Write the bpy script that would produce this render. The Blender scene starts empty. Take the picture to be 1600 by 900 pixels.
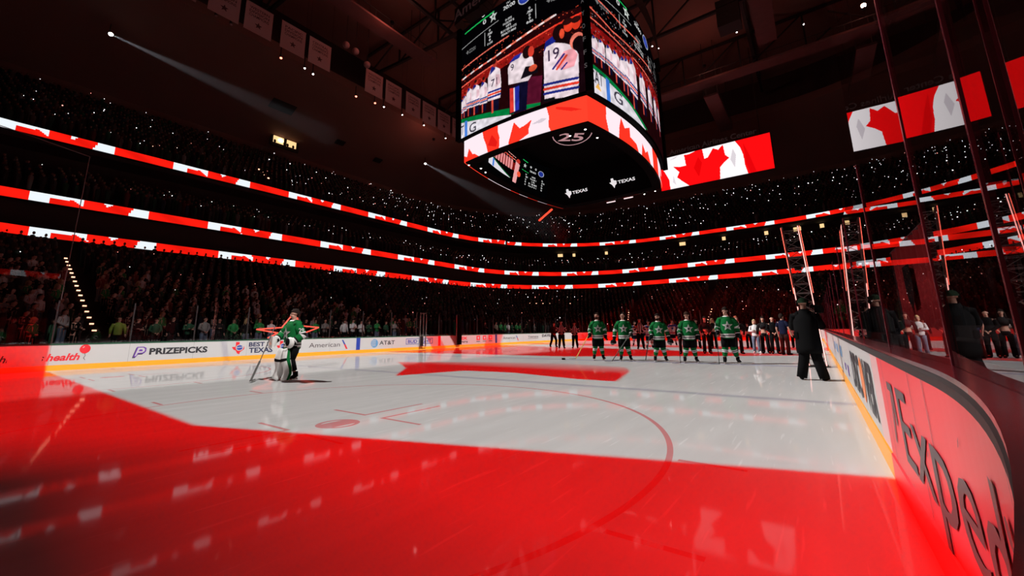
import bpy, bmesh, math, random
import numpy as np
from mathutils import Vector, Matrix
random.seed(7)
RNG = np.random.default_rng(11)
S = bpy.context.scene
COL = S.collection
R = math.radians

# ------------------------------------------------------------------ camera, world, exposure
YAW, PITCH, ROLL, FPX, CX, CY = 0.62723, 0.19231, -0.01572, 641.5693, 800.0, 393.12547
CAM = Vector((12.55577, -24.68385, 1.2882))
fw = Vector((-math.sin(YAW) * math.cos(PITCH), math.cos(YAW) * math.cos(PITCH), math.sin(PITCH)))
rt = Vector((math.cos(YAW), math.sin(YAW), 0)); upv = rt.cross(fw)
r2 = rt * math.cos(ROLL) + upv * math.sin(ROLL); u2 = -rt * math.sin(ROLL) + upv * math.cos(ROLL)
cam = bpy.data.cameras.new('camera')
cam.sensor_fit = 'HORIZONTAL'; cam.sensor_width = 36
cam.lens = 36 * FPX / 1600
cam.shift_x = (800 - CX) / 1600; cam.shift_y = (CY - 450) / 1600
cam.clip_start = 0.02; cam.clip_end = 400
camo = bpy.data.objects.new('camera', cam); COL.objects.link(camo)
camo.matrix_world = Matrix(((r2.x, u2.x, -fw.x, CAM.x), (r2.y, u2.y, -fw.y, CAM.y), (r2.z, u2.z, -fw.z, CAM.z), (0, 0, 0, 1)))
S.camera = camo
w = bpy.data.worlds.new('world'); S.world = w; w.use_nodes = True
w.node_tree.nodes['Background'].inputs[0].default_value = (0.010, 0.004, 0.004, 1)
w.node_tree.nodes['Background'].inputs[1].default_value = 0.15
S.view_settings.view_transform = 'Standard'; S.view_settings.look = 'None'
S.view_settings.gamma = 1; S.view_settings.use_curve_mapping = False
S.view_settings.exposure = 0.0

# ------------------------------------------------------------------ node arithmetic
class X:
    """A scalar socket with operators; each operator adds a Math node."""
    def __init__(s, nt, k): s.nt, s.k = nt, k
    def op(s, o, b=None, c=None):
        n = s.nt.nodes.new('ShaderNodeMath'); n.operation = o
        for i, v in enumerate((s, b, c)):
            if v is None: continue
            if isinstance(v, X): s.nt.links.new(v.k, n.inputs[i])
            else: n.inputs[i].default_value = v
        return X(s.nt, n.outputs[0])
    def __add__(s, b): return s.op('ADD', b)
    def __sub__(s, b): return s.op('SUBTRACT', b)
    def __mul__(s, b): return s.op('MULTIPLY', b)
    def __truediv__(s, b): return s.op('DIVIDE', b)
    def __lt__(s, b): return s.op('LESS_THAN', b)
    def __gt__(s, b): return s.op('GREATER_THAN', b)
    def inv(s): return (s * -1.0) + 1.0
    def mn(s, b): return s.op('MINIMUM', b)
    def mx(s, b): return s.op('MAXIMUM', b)
    def absv(s): return s.op('ABSOLUTE')
    def clamp(s): return s.op('MAXIMUM', 0.0).op('MINIMUM', 1.0)
    def near(s, c, h): return (s - c).absv() < h           # 1 inside |s-c|<h
def ramp(x, a, b): return ((x - a) / (b - a)).clamp()
def inside(nt, x, y, pts):
    """Even-odd point in polygon."""
    tot = None
    n = len(pts)
    for i in range(n):
        (x1, y1), (x2, y2) = pts[i], pts[(i + 1) % n]
        if abs(y2 - y1) < 1e-6: y2 = y1 + 1e-4
        c = ((y < y1) - (y < y2)).absv()
        xi = (y - y1) * ((x2 - x1) / (y2 - y1)) + x1
        t = c * (x < xi)
        tot = t if tot is None else tot + t
    return tot.op('MODULO', 2.0)
def mixcol(nt, f, a, b):
    n = nt.nodes.new('ShaderNodeMix'); n.data_type = 'RGBA'
    if isinstance(f, X): nt.links.new(f.k, n.inputs[0])
    else: n.inputs[0].default_value = f
    for i, v in ((6, a), (7, b)):
        if isinstance(v, tuple): n.inputs[i].default_value = (*v, 1)
        else: nt.links.new(v, n.inputs[i])
    return n.outputs[2]

# ------------------------------------------------------------------ show projectors: four lamps under the roof throw the flag on the ice
LEAF = [(1.81, -16.13), (2.6, -13.86), (4.48, -13.65), (7.1, -14.29), (8.26, -14.32), (7.61, -11.62), (6.97, -10.3),
        (4.18, -9.7), (1.0, -10.4), (-3.17, -12.05), (-0.16, -14.09)]
def flag_colour(nt, gx, gy):
    edge = ((gx - 4.7) * 0.325 - 22.32).mx((gx * -0.02) - 22.15)
    red_near = gy < edge
    leaf = inside(nt, gx, gy, LEAF)
    leaf = leaf * (ramp(gy, -12.4, -9.9).inv() * 0.75 + 0.25)  # leaf pales towards its far edge: glare on the ice put into the pattern
    onb = (gx < -12.7)
    bar = (gy > ((gx - 2.0).mx(0.0) * 0.45 - 5.6)) * (gy < (gx * -0.33 + 3.7)) * onb.inv()
    bar = bar.mx(onb * (gy.near(0.0, .75) * .75).mx(gy.near(4.4, 4.0) * .30).mx(gy.near(7.0, 1.2) * .8))
    bar2 = (gy - (gx * -0.3 + 9.5)).absv() < 1.6
    bar2 = bar2 * onb.inv()
    bar3 = (gy > 24.0)
    bar4 = (gx > 5.0) * ((gy - 6.4).absv() < 1.9)
    red = red_near.mx(leaf).mx(bar).mx(bar2 * 0.85).mx(bar3).mx(bar4 * 0.9)
    red = red * ((gx > ((gy + 19.5) * -0.14 + 12.97)) * (gy < -12.0)).inv()
    col = mixcol(nt, red, (0.96, 0.93, 0.90), (1.35, 0.0, 0.0))
    seam = (gy + 15.45).absv() < 0.14
    col = mixcol(nt, seam * 0.5 * red.inv(), col, (0.42, 0.40, 0.55))
    return col
PROJ = 0.92
def projector(name, loc, xlo, xhi, ylo, yhi):
    l = bpy.data.lights.new(name, 'SPOT'); l.spot_size = R(150); l.spot_blend = 0.05; l.shadow_soft_size = 0.06
    l.energy = PROJ * loc[2] * loc[2] * math.pi * math.pi * 4; l.use_nodes = True
    o = bpy.data.objects.new(name, l); COL.objects.link(o); o.location = loc
    nt = l.node_tree; nt.nodes.clear()
    g = nt.nodes.new('ShaderNodeNewGeometry'); sp = nt.nodes.new('ShaderNodeSeparateXYZ')
    nt.links.new(g.outputs['Incoming'], sp.inputs[0])
    dx, dy, dz = (X(nt, sp.outputs[i]) for i in range(3))
    az = dz.absv().mx(0.02)
    sg = -1.0 if INC_NEG else 1.0
    gx = dx / az * (loc[2] * sg) + loc[0]; gy = dy / az * (loc[2] * sg) + loc[1]
    col = flag_colour(nt, gx, gy)
    m = (gx > max(xlo, -22.0)) * (gx < min(xhi, 19.0)) * (gy > max(ylo, -32.5)) * (gy < min(yhi, 47.0))
    # dark patch towards the near right corner, shaped into the projected pattern
    lo = (gx - 8.5).mn(0.0) * -0.02 + (gx - 6.5).mn(0.0) * 0.60 - 24.15
    fall = ((gy - lo) / 2.1).clamp() * 0.97 + 0.03
    side = ((gx.absv() < 14.25) * (gy < 31.7)).mx(ramp(gx.mn(gx * -1.0), -18.9, -16.0) * (gy < 31.7) * 0.20).mx(ramp(gy, 47.0, 31.7) * (gx.absv() < 17.0) * 0.20)
    e = nt.nodes.new('ShaderNodeEmission'); nt.links.new(col, e.inputs[0])
    st = m * fall * side / (az * az * az)
    nt.links.new(st.k, e.inputs[1])
    out = nt.nodes.new('ShaderNodeOutputLight'); nt.links.new(e.outputs[0], out.inputs[0])
    o['label'] = 'show projector under the roof'; o['category'] = 'lamp'
    return o
INC_NEG = False
projector('show_projector', (21, -23, 31), -40, 0.0, -40, 2.0)
projector('show_projector', (-21, -23, 31), 0.0, 40, -40, 2.0)
projector('show_projector', (21, 23, 31), -40, 0.0, 2.0, 60)
projector('show_projector', (-21, 23, 31), 0.0, 40, 2.0, 60)

# ------------------------------------------------------------------ materials
MATS = {}
def mat(name, col=(.5, .5, .5), rough=.6, metal=0.0, emit=None, es=1.0, spec=None):
    if name in MATS: return MATS[name]
    m = bpy.data.materials.new(name); m.use_nodes = True
    b = m.node_tree.nodes['Principled BSDF']
    b.inputs['Base Color'].default_value = (*col, 1); b.inputs['Roughness'].default_value = rough
    b.inputs['Metallic'].default_value = metal
    if spec is not None: b.inputs['Specular IOR Level'].default_value = spec
    if emit: b.inputs['Emission Color'].default_value = (*emit, 1); b.inputs['Emission Strength'].default_value = es
    MATS[name] = m; return m
def noisy(name, a, b, scale, rough=.7, detail=4):
    if name in MATS: return MATS[name]
    m = mat(name, a, rough); nt = m.node_tree; p = nt.nodes['Principled BSDF']
    t = nt.nodes.new('ShaderNodeTexCoord'); n = nt.nodes.new('ShaderNodeTexNoise')
    n.inputs['Scale'].default_value = scale; n.inputs['Detail'].default_value = detail
    nt.links.new(t.outputs['Object'], n.inputs['Vector'])
    nt.links.new(mixcol(nt, X(nt, n.outputs[0]), a, b), p.inputs['Base Color'])
    return m
def ledmat():
    m = bpy.data.materials.new('led_cells'); m.use_nodes = True; nt = m.node_tree; nt.nodes.clear()
    a = nt.nodes.new('ShaderNodeAttribute'); a.attribute_name = 'led'
    e = nt.nodes.new('ShaderNodeEmission'); nt.links.new(a.outputs['Color'], e.inputs[0]); e.inputs[1].default_value = 1.0
    o = nt.nodes.new('ShaderNodeOutputMaterial'); nt.links.new(e.outputs[0], o.inputs[0])
    return m
LED = ledmat()
def tintmat():
    m = mat('crowd_clothes', (.1, .1, .1), .9); nt = m.node_tree
    a = nt.nodes.new('ShaderNodeAttribute'); a.attribute_name = 'tint'
    nt.links.new(a.outputs['Color'], nt.nodes['Principled BSDF'].inputs['Base Color'])
    return m
def glassmat():
    m = bpy.data.materials.new('rink_glass'); m.use_nodes = True; nt = m.node_tree; nt.nodes.clear()
    f = nt.nodes.new('ShaderNodeFresnel'); f.inputs[0].default_value = 1.62
    g = nt.nodes.new('ShaderNodeNewGeometry')
    k = X(nt, f.outputs[0]) * X(nt, g.outputs['Backfacing']).inv()
    t = nt.nodes.new('ShaderNodeBsdfTransparent'); t.inputs[0].default_value = (.93, .92, .93, 1)
    gl = nt.nodes.new('ShaderNodeBsdfGlossy'); gl.inputs['Roughness'].default_value = 0.004
    gl.inputs['Color'].default_value = (.95, .92, .93, 1)
    mx = nt.nodes.new('ShaderNodeMixShader'); nt.links.new(k.k, mx.inputs[0])
    nt.links.new(t.outputs[0], mx.inputs[1]); nt.links.new(gl.outputs[0], mx.inputs[2])
    o = nt.nodes.new('ShaderNodeOutputMaterial'); nt.links.new(mx.outputs[0], o.inputs[0])
    return m
GLASS = glassmat()
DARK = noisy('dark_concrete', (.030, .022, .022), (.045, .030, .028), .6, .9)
BLACK = mat('black_paint', (.006, .006, .006), .6)

# ------------------------------------------------------------------ object helpers
def link(o, parent=None):
    COL.objects.link(o)
    if parent is not None: o.parent = parent
    return o
def tag(o, label=None, cat=None, group=None, kind=None):
    if label: o['label'] = label
    if cat: o['category'] = cat
    if group: o['group'] = group
    if kind: o['kind'] = kind
    return o
def thing(name, label, cat, loc=(0, 0, 0), rz=0.0, group=None, sc=1.0):
    o = bpy.data.objects.new(name, None); o.empty_display_size = .2
    link(o); o.location = loc; o.rotation_euler = (0, 0, rz); o.scale = (sc,) * 3
    return tag(o, label, cat, group)
def copy_tree(o, parent=None):
    c = o.copy(); COL.objects.link(c)
    if parent is not None: c.parent = parent
    for ch in list(o.children): copy_tree(ch, c)
    return c
class MB:
    """Collects shapes, then links them as one mesh object."""
    def __init__(s): s.v, s.f, s.m = [], [], []
    def add(s, vs, fs, mi=0):
        b = len(s.v); s.v += [tuple(p) for p in vs]
        for i, f in enumerate(fs):
            s.f.append(tuple(b + k for k in f)); s.m.append(mi[i] if isinstance(mi, (list, tuple)) else mi)
        return s
    def box(s, c, d, mi=0, rz=0.0, M=None):
        x, y, z = (k / 2 for k in d)
        vs = [Vector((a * x, b * y, e * z)) for e in (-1, 1) for a, b in ((-1, -1), (1, -1), (1, 1), (-1, 1))]
        T = Matrix.Translation(Vector(c)) @ (M if M is not None else Matrix.Rotation(rz, 4, 'Z'))
        s.add([T @ v for v in vs], [(3, 2, 1, 0), (4, 5, 6, 7), (0, 1, 5, 4), (1, 2, 6, 5), (2, 3, 7, 6), (3, 0, 4, 7)], mi)
        return s
    def bar(s, a, b, wx, wy=None, mi=0):
        a, b = Vector(a), Vector(b); d = b - a
        q = d.to_track_quat('Z', 'Y').to_matrix().to_4x4()
        return s.box((a + b) / 2, (wx, wy or wx, d.length), mi, M=q)
    def tube(s, pts, rad, mi=0, seg=10, cap=True, ref=None, colmat=None):
        """Rings of elliptical section along pts; mi may be a list per span."""
        pts = [Vector(p) for p in pts]; n = len(pts); vs = []
        for i, p in enumerate(pts):
            d = (pts[min(i + 1, n - 1)] - pts[max(i - 1, 0)])
            if d.length < 1e-9: d = Vector((0, 0, 1))
            d.normalize()
            rx = Vector(ref) if ref else (Vector((1, 0, 0)) if abs(d.x) < .8 else Vector((0, 1, 0)))
            ax = (rx - d * rx.dot(d)).normalized(); ay = d.cross(ax)
            r = rad[i] if isinstance(rad, list) else rad
            r = r if isinstance(r, (tuple, list)) else (r, r)
            for k in range(seg):
                t = 2 * math.pi * k / seg
                vs.append(p + ax * (r[0] * math.cos(t)) + ay * (r[1] * math.sin(t)))
        fs, ms = [], []
        for i in range(n - 1):
            for k in range(seg):
                fs.append((i * seg + k, i * seg + (k + 1) % seg, (i + 1) * seg + (k + 1) % seg, (i + 1) * seg + k))
                m_ = mi[i] if isinstance(mi, list) else mi
                ms.append(colmat(i, k, m_) if colmat else m_)
        if cap:
            fs.append(tuple(range(seg - 1, -1, -1))); ms.append(mi[0] if isinstance(mi, list) else mi)
            fs.append(tuple((n - 1) * seg + k for k in range(seg))); ms.append(mi[-1] if isinstance(mi, list) else mi)
        return s.add(vs, fs, ms)
    def ball(s, c, r, mi=0, nu=10, nv=7, v0=0.0, v1=1.0, M=None):
        r = r if isinstance(r, (tuple, list)) else (r, r, r); vs, fs = [], []
        c = Vector(c)
        for j in range(nv + 1):
            t = math.pi * (v0 + (v1 - v0) * j / nv)
            for i in range(nu):
                p = 2 * math.pi * i / nu
                q = Vector((r[0] * math.sin(t) * math.cos(p), r[1] * math.sin(t) * math.sin(p), r[2] * math.cos(t)))
                vs.append(c + (M @ q if M is not None else q))
        for j in range(nv):
            for i in range(nu):
                fs.append((j * nu + i, (j + 1) * nu + i, (j + 1) * nu + (i + 1) % nu, j * nu + (i + 1) % nu))
        return s.add(vs, fs, mi)
    def prism(s, pts, y0, y1, mi=0, fn=None):
        """Polygon (x,z) extruded from y0 to y1."""
        n = len(pts)
        vs = [(x, y0, z) for x, z in pts] + [(x, y1, z) for x, z in pts]
        if fn: vs = [fn(*v) for v in vs]
        return s.add(vs, [tuple(range(n)), tuple(range(2 * n - 1, n - 1, -1))] + [(i, i + n, (i + 1) % n + n, (i + 1) % n) for i in range(n)], mi)
    def build(s, name, mats, parent=None, smooth=False):
        me = bpy.data.meshes.new(name); me.from_pydata(s.v, [], s.f)
        for m in (mats if isinstance(mats, (list, tuple)) else [mats]): me.materials.append(m)
        me.polygons.foreach_set('material_index', s.m)
        if smooth: me.polygons.foreach_set('use_smooth', [True] * len(s.f))
        me.update()
        return link(bpy.data.objects.new(name, me), parent)
def np_mesh(name, V, F, m, attr=None, col=None, parent=None):
    me = bpy.data.meshes.new(name); n, k = F.shape
    me.vertices.add(len(V)); me.vertices.foreach_set('co', V.astype(np.float32).ravel())
    me.loops.add(n * k); me.loops.foreach_set('vertex_index', F.astype(np.int32).ravel())
    me.polygons.add(n); me.polygons.foreach_set('loop_start', (np.arange(n) * k).astype(np.int32))
    me.update(calc_edges=True)
    if attr:
        a = me.color_attributes.new(attr, 'FLOAT_COLOR', 'CORNER')
        c = np.ones((n, k, 4), np.float32); c[:, :, :3] = col[:, None, :]
        a.data.foreach_set('color', c.ravel())
    me.materials.append(m)
    return link(bpy.data.objects.new(name, me), parent)

_txt = {}
def text2d(s, bold=0.0, shear=0.0):
    """Letter outlines of s as triangles, cap height 1, starting at x=0."""
    key = (s, bold, shear)
    if key in _txt: return _txt[key]
    c = bpy.data.curves.new('t', 'FONT'); c.body = s; c.offset = bold; c.shear = shear; c.resolution_u = 3
    o = bpy.data.objects.new('t', c); COL.objects.link(o)
    bpy.context.view_layer.update()
    me = o.evaluated_get(bpy.context.evaluated_depsgraph_get()).to_mesh()
    me.calc_loop_triangles()
    v = np.array([x.co[:2] for x in me.vertices]) if len(me.vertices) else np.zeros((0, 2))
    f = [tuple(t.vertices) for t in me.loop_triangles]
    bpy.data.objects.remove(o); bpy.data.curves.remove(c)
    v = v / 0.69
    v[:, 0] -= v[:, 0].min()
    _txt[key] = (v, f); return _txt[key]
def text_on(s, fn, width, height, bold=0.015, shear=0.0):
    """Vertices and faces of a text stretched to width x height, mapped by fn(x, y)."""
    v, f = text2d(s, bold, shear)
    k = width / v[:, 0].max()
    return [fn(a * k, b * height) for a, b in v], f

# ------------------------------------------------------------------ LED raster
def lin(c): 
    c = np.asarray(c, float) / 255.0
    return np.where(c <= .04045, c / 12.92, ((c + .055) / 1.055) ** 2.4)
class Img:
    def __init__(s, wd, ht, col=(0, 0, 0)):
        s.w, s.h = wd, ht; s.a = np.zeros((ht, wd, 3)); s.a[:] = lin(col)
        s.u, s.v = np.meshgrid((np.arange(wd) + .5) / wd, (np.arange(ht) + .5) / ht)
    def poly(s, pts, col, k=1.0):
        ins = np.zeros((s.h, s.w), bool); n = len(pts)
        for i in range(n):
            (x1, y1), (x2, y2) = pts[i], pts[(i + 1) % n]
            if y1 == y2: continue
            ins ^= ((s.v < y1) != (s.v < y2)) & (s.u < x1 + (s.v - y1) * (x2 - x1) / (y2 - y1))
        s.a[ins] = lin(col) * k; return s
    def line(s, a, b, wd, col, k=1.0):
        ax, ay = a; bx, by = b; asp = s.h / s.w * s.asp if hasattr(s, 'asp') else 1.0
        dx, dy = bx - ax, by - ay; L = dx * dx + dy * dy + 1e-12
        t = np.clip(((s.u - ax) * dx + (s.v - ay) * dy) / L, 0, 1)
        s.a[np.hypot(s.u - ax - t * dx, s.v - ay - t * dy) < wd / 2] = lin(col) * k; return s
    def disc(s, c, rx, ry, col, k=1.0):
        s.a[((s.u - c[0]) / rx) ** 2 + ((s.v - c[1]) / ry) ** 2 < 1] = lin(col) * k; return s
    def text(s, t, x, y, wd, ht, col, bold=.01, k=1.0):
        v, f = text2d(t, bold); kx = wd / v[:, 0].max()
        P = np.stack([x + v[:, 0] * kx, y + v[:, 1] * ht], 1)
        for a, b, c in f:
            p = P[[a, b, c]]
            x0, x1 = int(p[:, 0].min() * s.w), int(p[:, 0].max() * s.w) + 1
            y0, y1 = int(p[:, 1].min() * s.h), int(p[:, 1].max() * s.h) + 1
            x0, y0 = max(x0, 0), max(y0, 0)
            U, V_ = s.u[y0:y1, x0:x1], s.v[y0:y1, x0:x1]
            if U.size == 0: continue
            def e(i, j): return (p[j, 0] - p[i, 0]) * (V_ - p[i, 1]) - (p[j, 1] - p[i, 1]) * (U - p[i, 0])
            e0, e1, e2 = e(0, 1), e(1, 2), e(2, 0)
            ins = ((e0 >= 0) & (e1 >= 0) & (e2 >= 0)) | ((e0 <= 0) & (e1 <= 0) & (e2 <= 0))
            s.a[y0:y1, x0:x1][ins] = lin(col) * k
        return s
def led_wall(name, img, fn, parent, gain=1.0):
    """One quad per LED cell; fn maps arrays (u, v) to points."""
    U, V_ = np.meshgrid(np.linspace(0, 1, img.w + 1), np.linspace(0, 1, img.h + 1))
    P = np.stack(fn(U.ravel(), V_.ravel()), 1)
    i = (np.arange(img.h)[:, None] * (img.w + 1) + np.arange(img.w)[None, :]).ravel()
    F = np.stack([i, i + 1, i + img.w + 2, i + img.w + 1], 1)
    return np_mesh(name, P, F, LED, 'led', img.a.reshape(-1, 3) * gain, parent)

# ------------------------------------------------------------------ plan curves (rounded rectangles, same point count so they loft)
def rr(hx, hy, r, n=12, ns=14):
    """Closed clockwise loop from the near left corner: left side, far end, right side, near end."""
    P = []
    def arc(cx, cy, a0):
        return [(cx + r * math.cos(a0 - math.pi / 2 * k / n), cy + r * math.sin(a0 - math.pi / 2 * k / n)) for k in range(n + 1)]
    A = [arc(-hx + r, -hy + r, -math.pi / 2), arc(-hx + r, hy - r, math.pi), arc(hx - r, hy - r, math.pi / 2), arc(hx - r, -hy + r, 0)]
    for i in range(4):
        P += A[i]
        a, b = A[i][-1], A[(i + 1) % 4][0]
        P += [(a[0] + (b[0] - a[0]) * k / ns, a[1] + (b[1] - a[1]) * k / ns) for k in range(1, ns)]
    return P
NLOOP = len(rr(10, 20, 3))
def loft(loops, closed=True, mi=0, flip=False):
    """loops: list of (plan points, z)."""
    mb = MB(); n = len(loops[0][0]); vs = []
    for P, z in loops: vs += [(x, y, z) for x, y in P]
    fs = []
    for j in range(len(loops) - 1):
        for i in range(n if closed else n - 1):
            k = (i + 1) % n
            f = (j * n + i, j * n + k, (j + 1) * n + k, (j + 1) * n + i)
            fs.append(f[::-1] if flip else f)
    return mb.add(vs, fs, mi)
def lerp_loop(A, B, t): return [(a[0] + (b[0] - a[0]) * t, a[1] + (b[1] - a[1]) * t) for a, b in zip(A, B)]
HX, HY, HR = 12.95, 30.48, 8.53
L0 = rr(HX + 1.3, HY + 1.3, HR + 1.3); LL = rr(31.4, 41.8, 22.4); LM = rr(34.4, 49.1, 23.4); LT = rr(38.4, 53.8, 30.4)

# ------------------------------------------------------------------ ice and its painted lines
def ice_material():
    m = mat('ice_sheet', (.6, .6, .6), .1); nt = m.node_tree; b = nt.nodes['Principled BSDF']
    tc = nt.nodes.new('ShaderNodeTexCoord'); sp = nt.nodes.new('ShaderNodeSeparateXYZ'); nt.links.new(tc.outputs['Object'], sp.inputs[0])
    x, y = X(nt, sp.outputs[0]), X(nt, sp.outputs[1])
    ft = .3048; ax, ay = x.absv(), y.absv()
    blue = (ay - 7.62).absv() < .15
    red = y.absv() < .15
    goal = (ay - 27.13).absv() < .03
    cx, cy = ax - 6.7, ay - 21.03
    rad = (cx * cx + cy * cy).op('SQRT')
    ring = (rad - 4.57).absv() < .032
    dot = (rad < .305) * ((rad < .24) * (cx.absv() > .17)).inv()
    acx, acy = cx.absv(), cy.absv()
    ell = ((acx - .2286).absv() < .03) * (acy > .58) * (acy < 1.83)
    ell2 = ((acy - .61).absv() < .03) * (acx > .2) * (acx < 1.1)
    hash_ = ((acy - .9).absv() < .03) * (acx > 4.57) * (acx < 5.18)
    rc = (x * x + y * y).op('SQRT'); ring0 = (rc - 4.57).absv() < .03
    ny, nx = ay - 6.1, ax - 6.7
    ndot = (nx * nx + ny * ny).op('SQRT') < .305
    redm = red.mx(goal).mx(ring).mx(dot).mx(ell).mx(ell2).mx(hash_).mx(ndot)
    bluem = blue.mx(ring0)
    n = nt.nodes.new('ShaderNodeTexNoise'); n.inputs['Scale'].default_value = 1.0; n.inputs['Detail'].default_value = 6
    mp = nt.nodes.new('ShaderNodeMapping'); mp.inputs['Scale'].default_value = (3.0, .35, 1); mp.inputs['Rotation'].default_value = (0, 0, .5)
    nt.links.new(tc.outputs['Object'], mp.inputs[0]); nt.links.new(mp.outputs[0], n.inputs['Vector'])
    base = mixcol(nt, X(nt, n.outputs[0]), (.50, .495, .49), (.64, .635, .63))
    # thin skate scratches
    wv = nt.nodes.new('ShaderNodeTexNoise'); wv.inputs['Scale'].default_value = 1.0; wv.inputs['Detail'].default_value = 2
    mp2 = nt.nodes.new('ShaderNodeMapping'); mp2.inputs['Scale'].default_value = (14, .9, 1); mp2.inputs['Rotation'].default_value = (0, 0, 1.15)
    nt.links.new(tc.outputs['Object'], mp2.inputs[0]); nt.links.new(mp2.outputs[0], wv.inputs['Vector'])
    scr = ramp(X(nt, wv.outputs[0]), .64, .70) * .35
    base = mixcol(nt, scr, base, (.82, .82, .82))
    c = mixcol(nt, redm * .62, base, (.55, .02, .03)); c = mixcol(nt, bluem * .45, c, (.10, .12, .42))
    nt.links.new(c, b.inputs['Base Color'])
    rg = X(nt, n.outputs[0]) * .05 + scr * .2 + .022
    nt.links.new(rg.k, b.inputs['Roughness']); b.inputs['IOR'].default_value = 1.21; b.inputs['Specular IOR Level'].default_value = .42
    df = nt.nodes.new('ShaderNodeBsdfDiffuse'); nt.links.new(c, df.inputs[0]); mxs = nt.nodes.new('ShaderNodeMixShader'); mxs.inputs[0].default_value = .42
    nt.links.new(b.outputs[0], mxs.inputs[1]); nt.links.new(df.outputs[0], mxs.inputs[2]); nt.links.new(mxs.outputs[0], nt.nodes['Material Output'].inputs[0])
    return m
mb = MB(); P = rr(HX + .05, HY + .05, HR + .05)
mb.add([(x, y, 0) for x, y in P], [tuple(range(len(P)))[::-1]])
ice = mb.build('floor', ice_material()); tag(ice, 'glossy white ice sheet with red circle lines', 'ice', kind='structure')
mb = MB().box((0, 0, -.16), (170, 190, .2)); g = mb.build('ground', DARK); tag(g, 'dark concrete slab under the stands', 'floor', kind='structure')

# ------------------------------------------------------------------ seating bowl
def stand(name, A, za, B, zb, rows, label, front=None):
    loops = []
    if front is not None: loops.append((A, front))
    for k in range(rows):
        loops.append((lerp_loop(A, B, k / rows), za + (zb - za) * k / rows))
        loops.append((lerp_loop(A, B, (k + 1) / rows), za + (zb - za) * k / rows))
    o = loft(loops, flip=True).build(name, DARK); return tag(o, label, 'seating', kind='structure')
ROWS = 19
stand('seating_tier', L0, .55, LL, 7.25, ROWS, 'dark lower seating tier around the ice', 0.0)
FACIA = noisy('dark_fascia', (.025, .014, .012), (.035, .02, .018), .4, .8)
o = loft([(LL, 7.0), (LL, 9.05), (lerp_loop(LL, LM, .9), 9.05), (lerp_loop(LL, LM, .9), 11.3), (LM, 11.3), (LM, 12.3)], flip=True).build('trim_1', FACIA); tag(o, 'dark suite level fascia', 'fascia', kind='structure')
CB = rr(41.5, 56.5, 26)
stand('seating_tier', LM, 12.25, CB, 15.6, 7, 'dark club seating tier')
LTi = rr(38.6, 54.0, 30.6)
o = loft([(CB, 15.5), (CB, 17.6), (LTi, 17.6), (LTi, 18.7)], flip=True).build('trim_2', FACIA); tag(o, 'dark club level ceiling edge', 'fascia', kind='structure')
UB = rr(57, 72, 38)
stand('seating_tier', LTi, 18.6, UB, 30.0, 16, 'dark upper seating tier')
WALLM = noisy('wall_brown', (.15, .075, .06), (.19, .095, .078), .15, .9)
SO = rr(41, 56, 30)
o = loft([(UB, 29.9), (UB, 31.8), (SO, 38.5), (SO, 39.8)], flip=True).build('ceiling', WALLM); tag(o, 'brown sloping soffit over the upper tier', 'ceiling', kind='structure')
ROOF = noisy('roof_deck', (.10, .045, .035), (.16, .075, .06), .25, .85)
mb = MB(); P = rr(58, 73, 38); mb.add([(x, y, 46) for x, y in P], [tuple(range(len(P)))]); o = mb.build('ceiling', ROOF)
tag(o, 'dark roof deck high above the rink', 'ceiling', kind='structure')
o = loft([(SO, 39.8), (rr(43, 58, 30), 46)], flip=True).build('wall_back', FACIA); tag(o, 'dark wall under the roof deck', 'wall', kind='structure')

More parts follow.
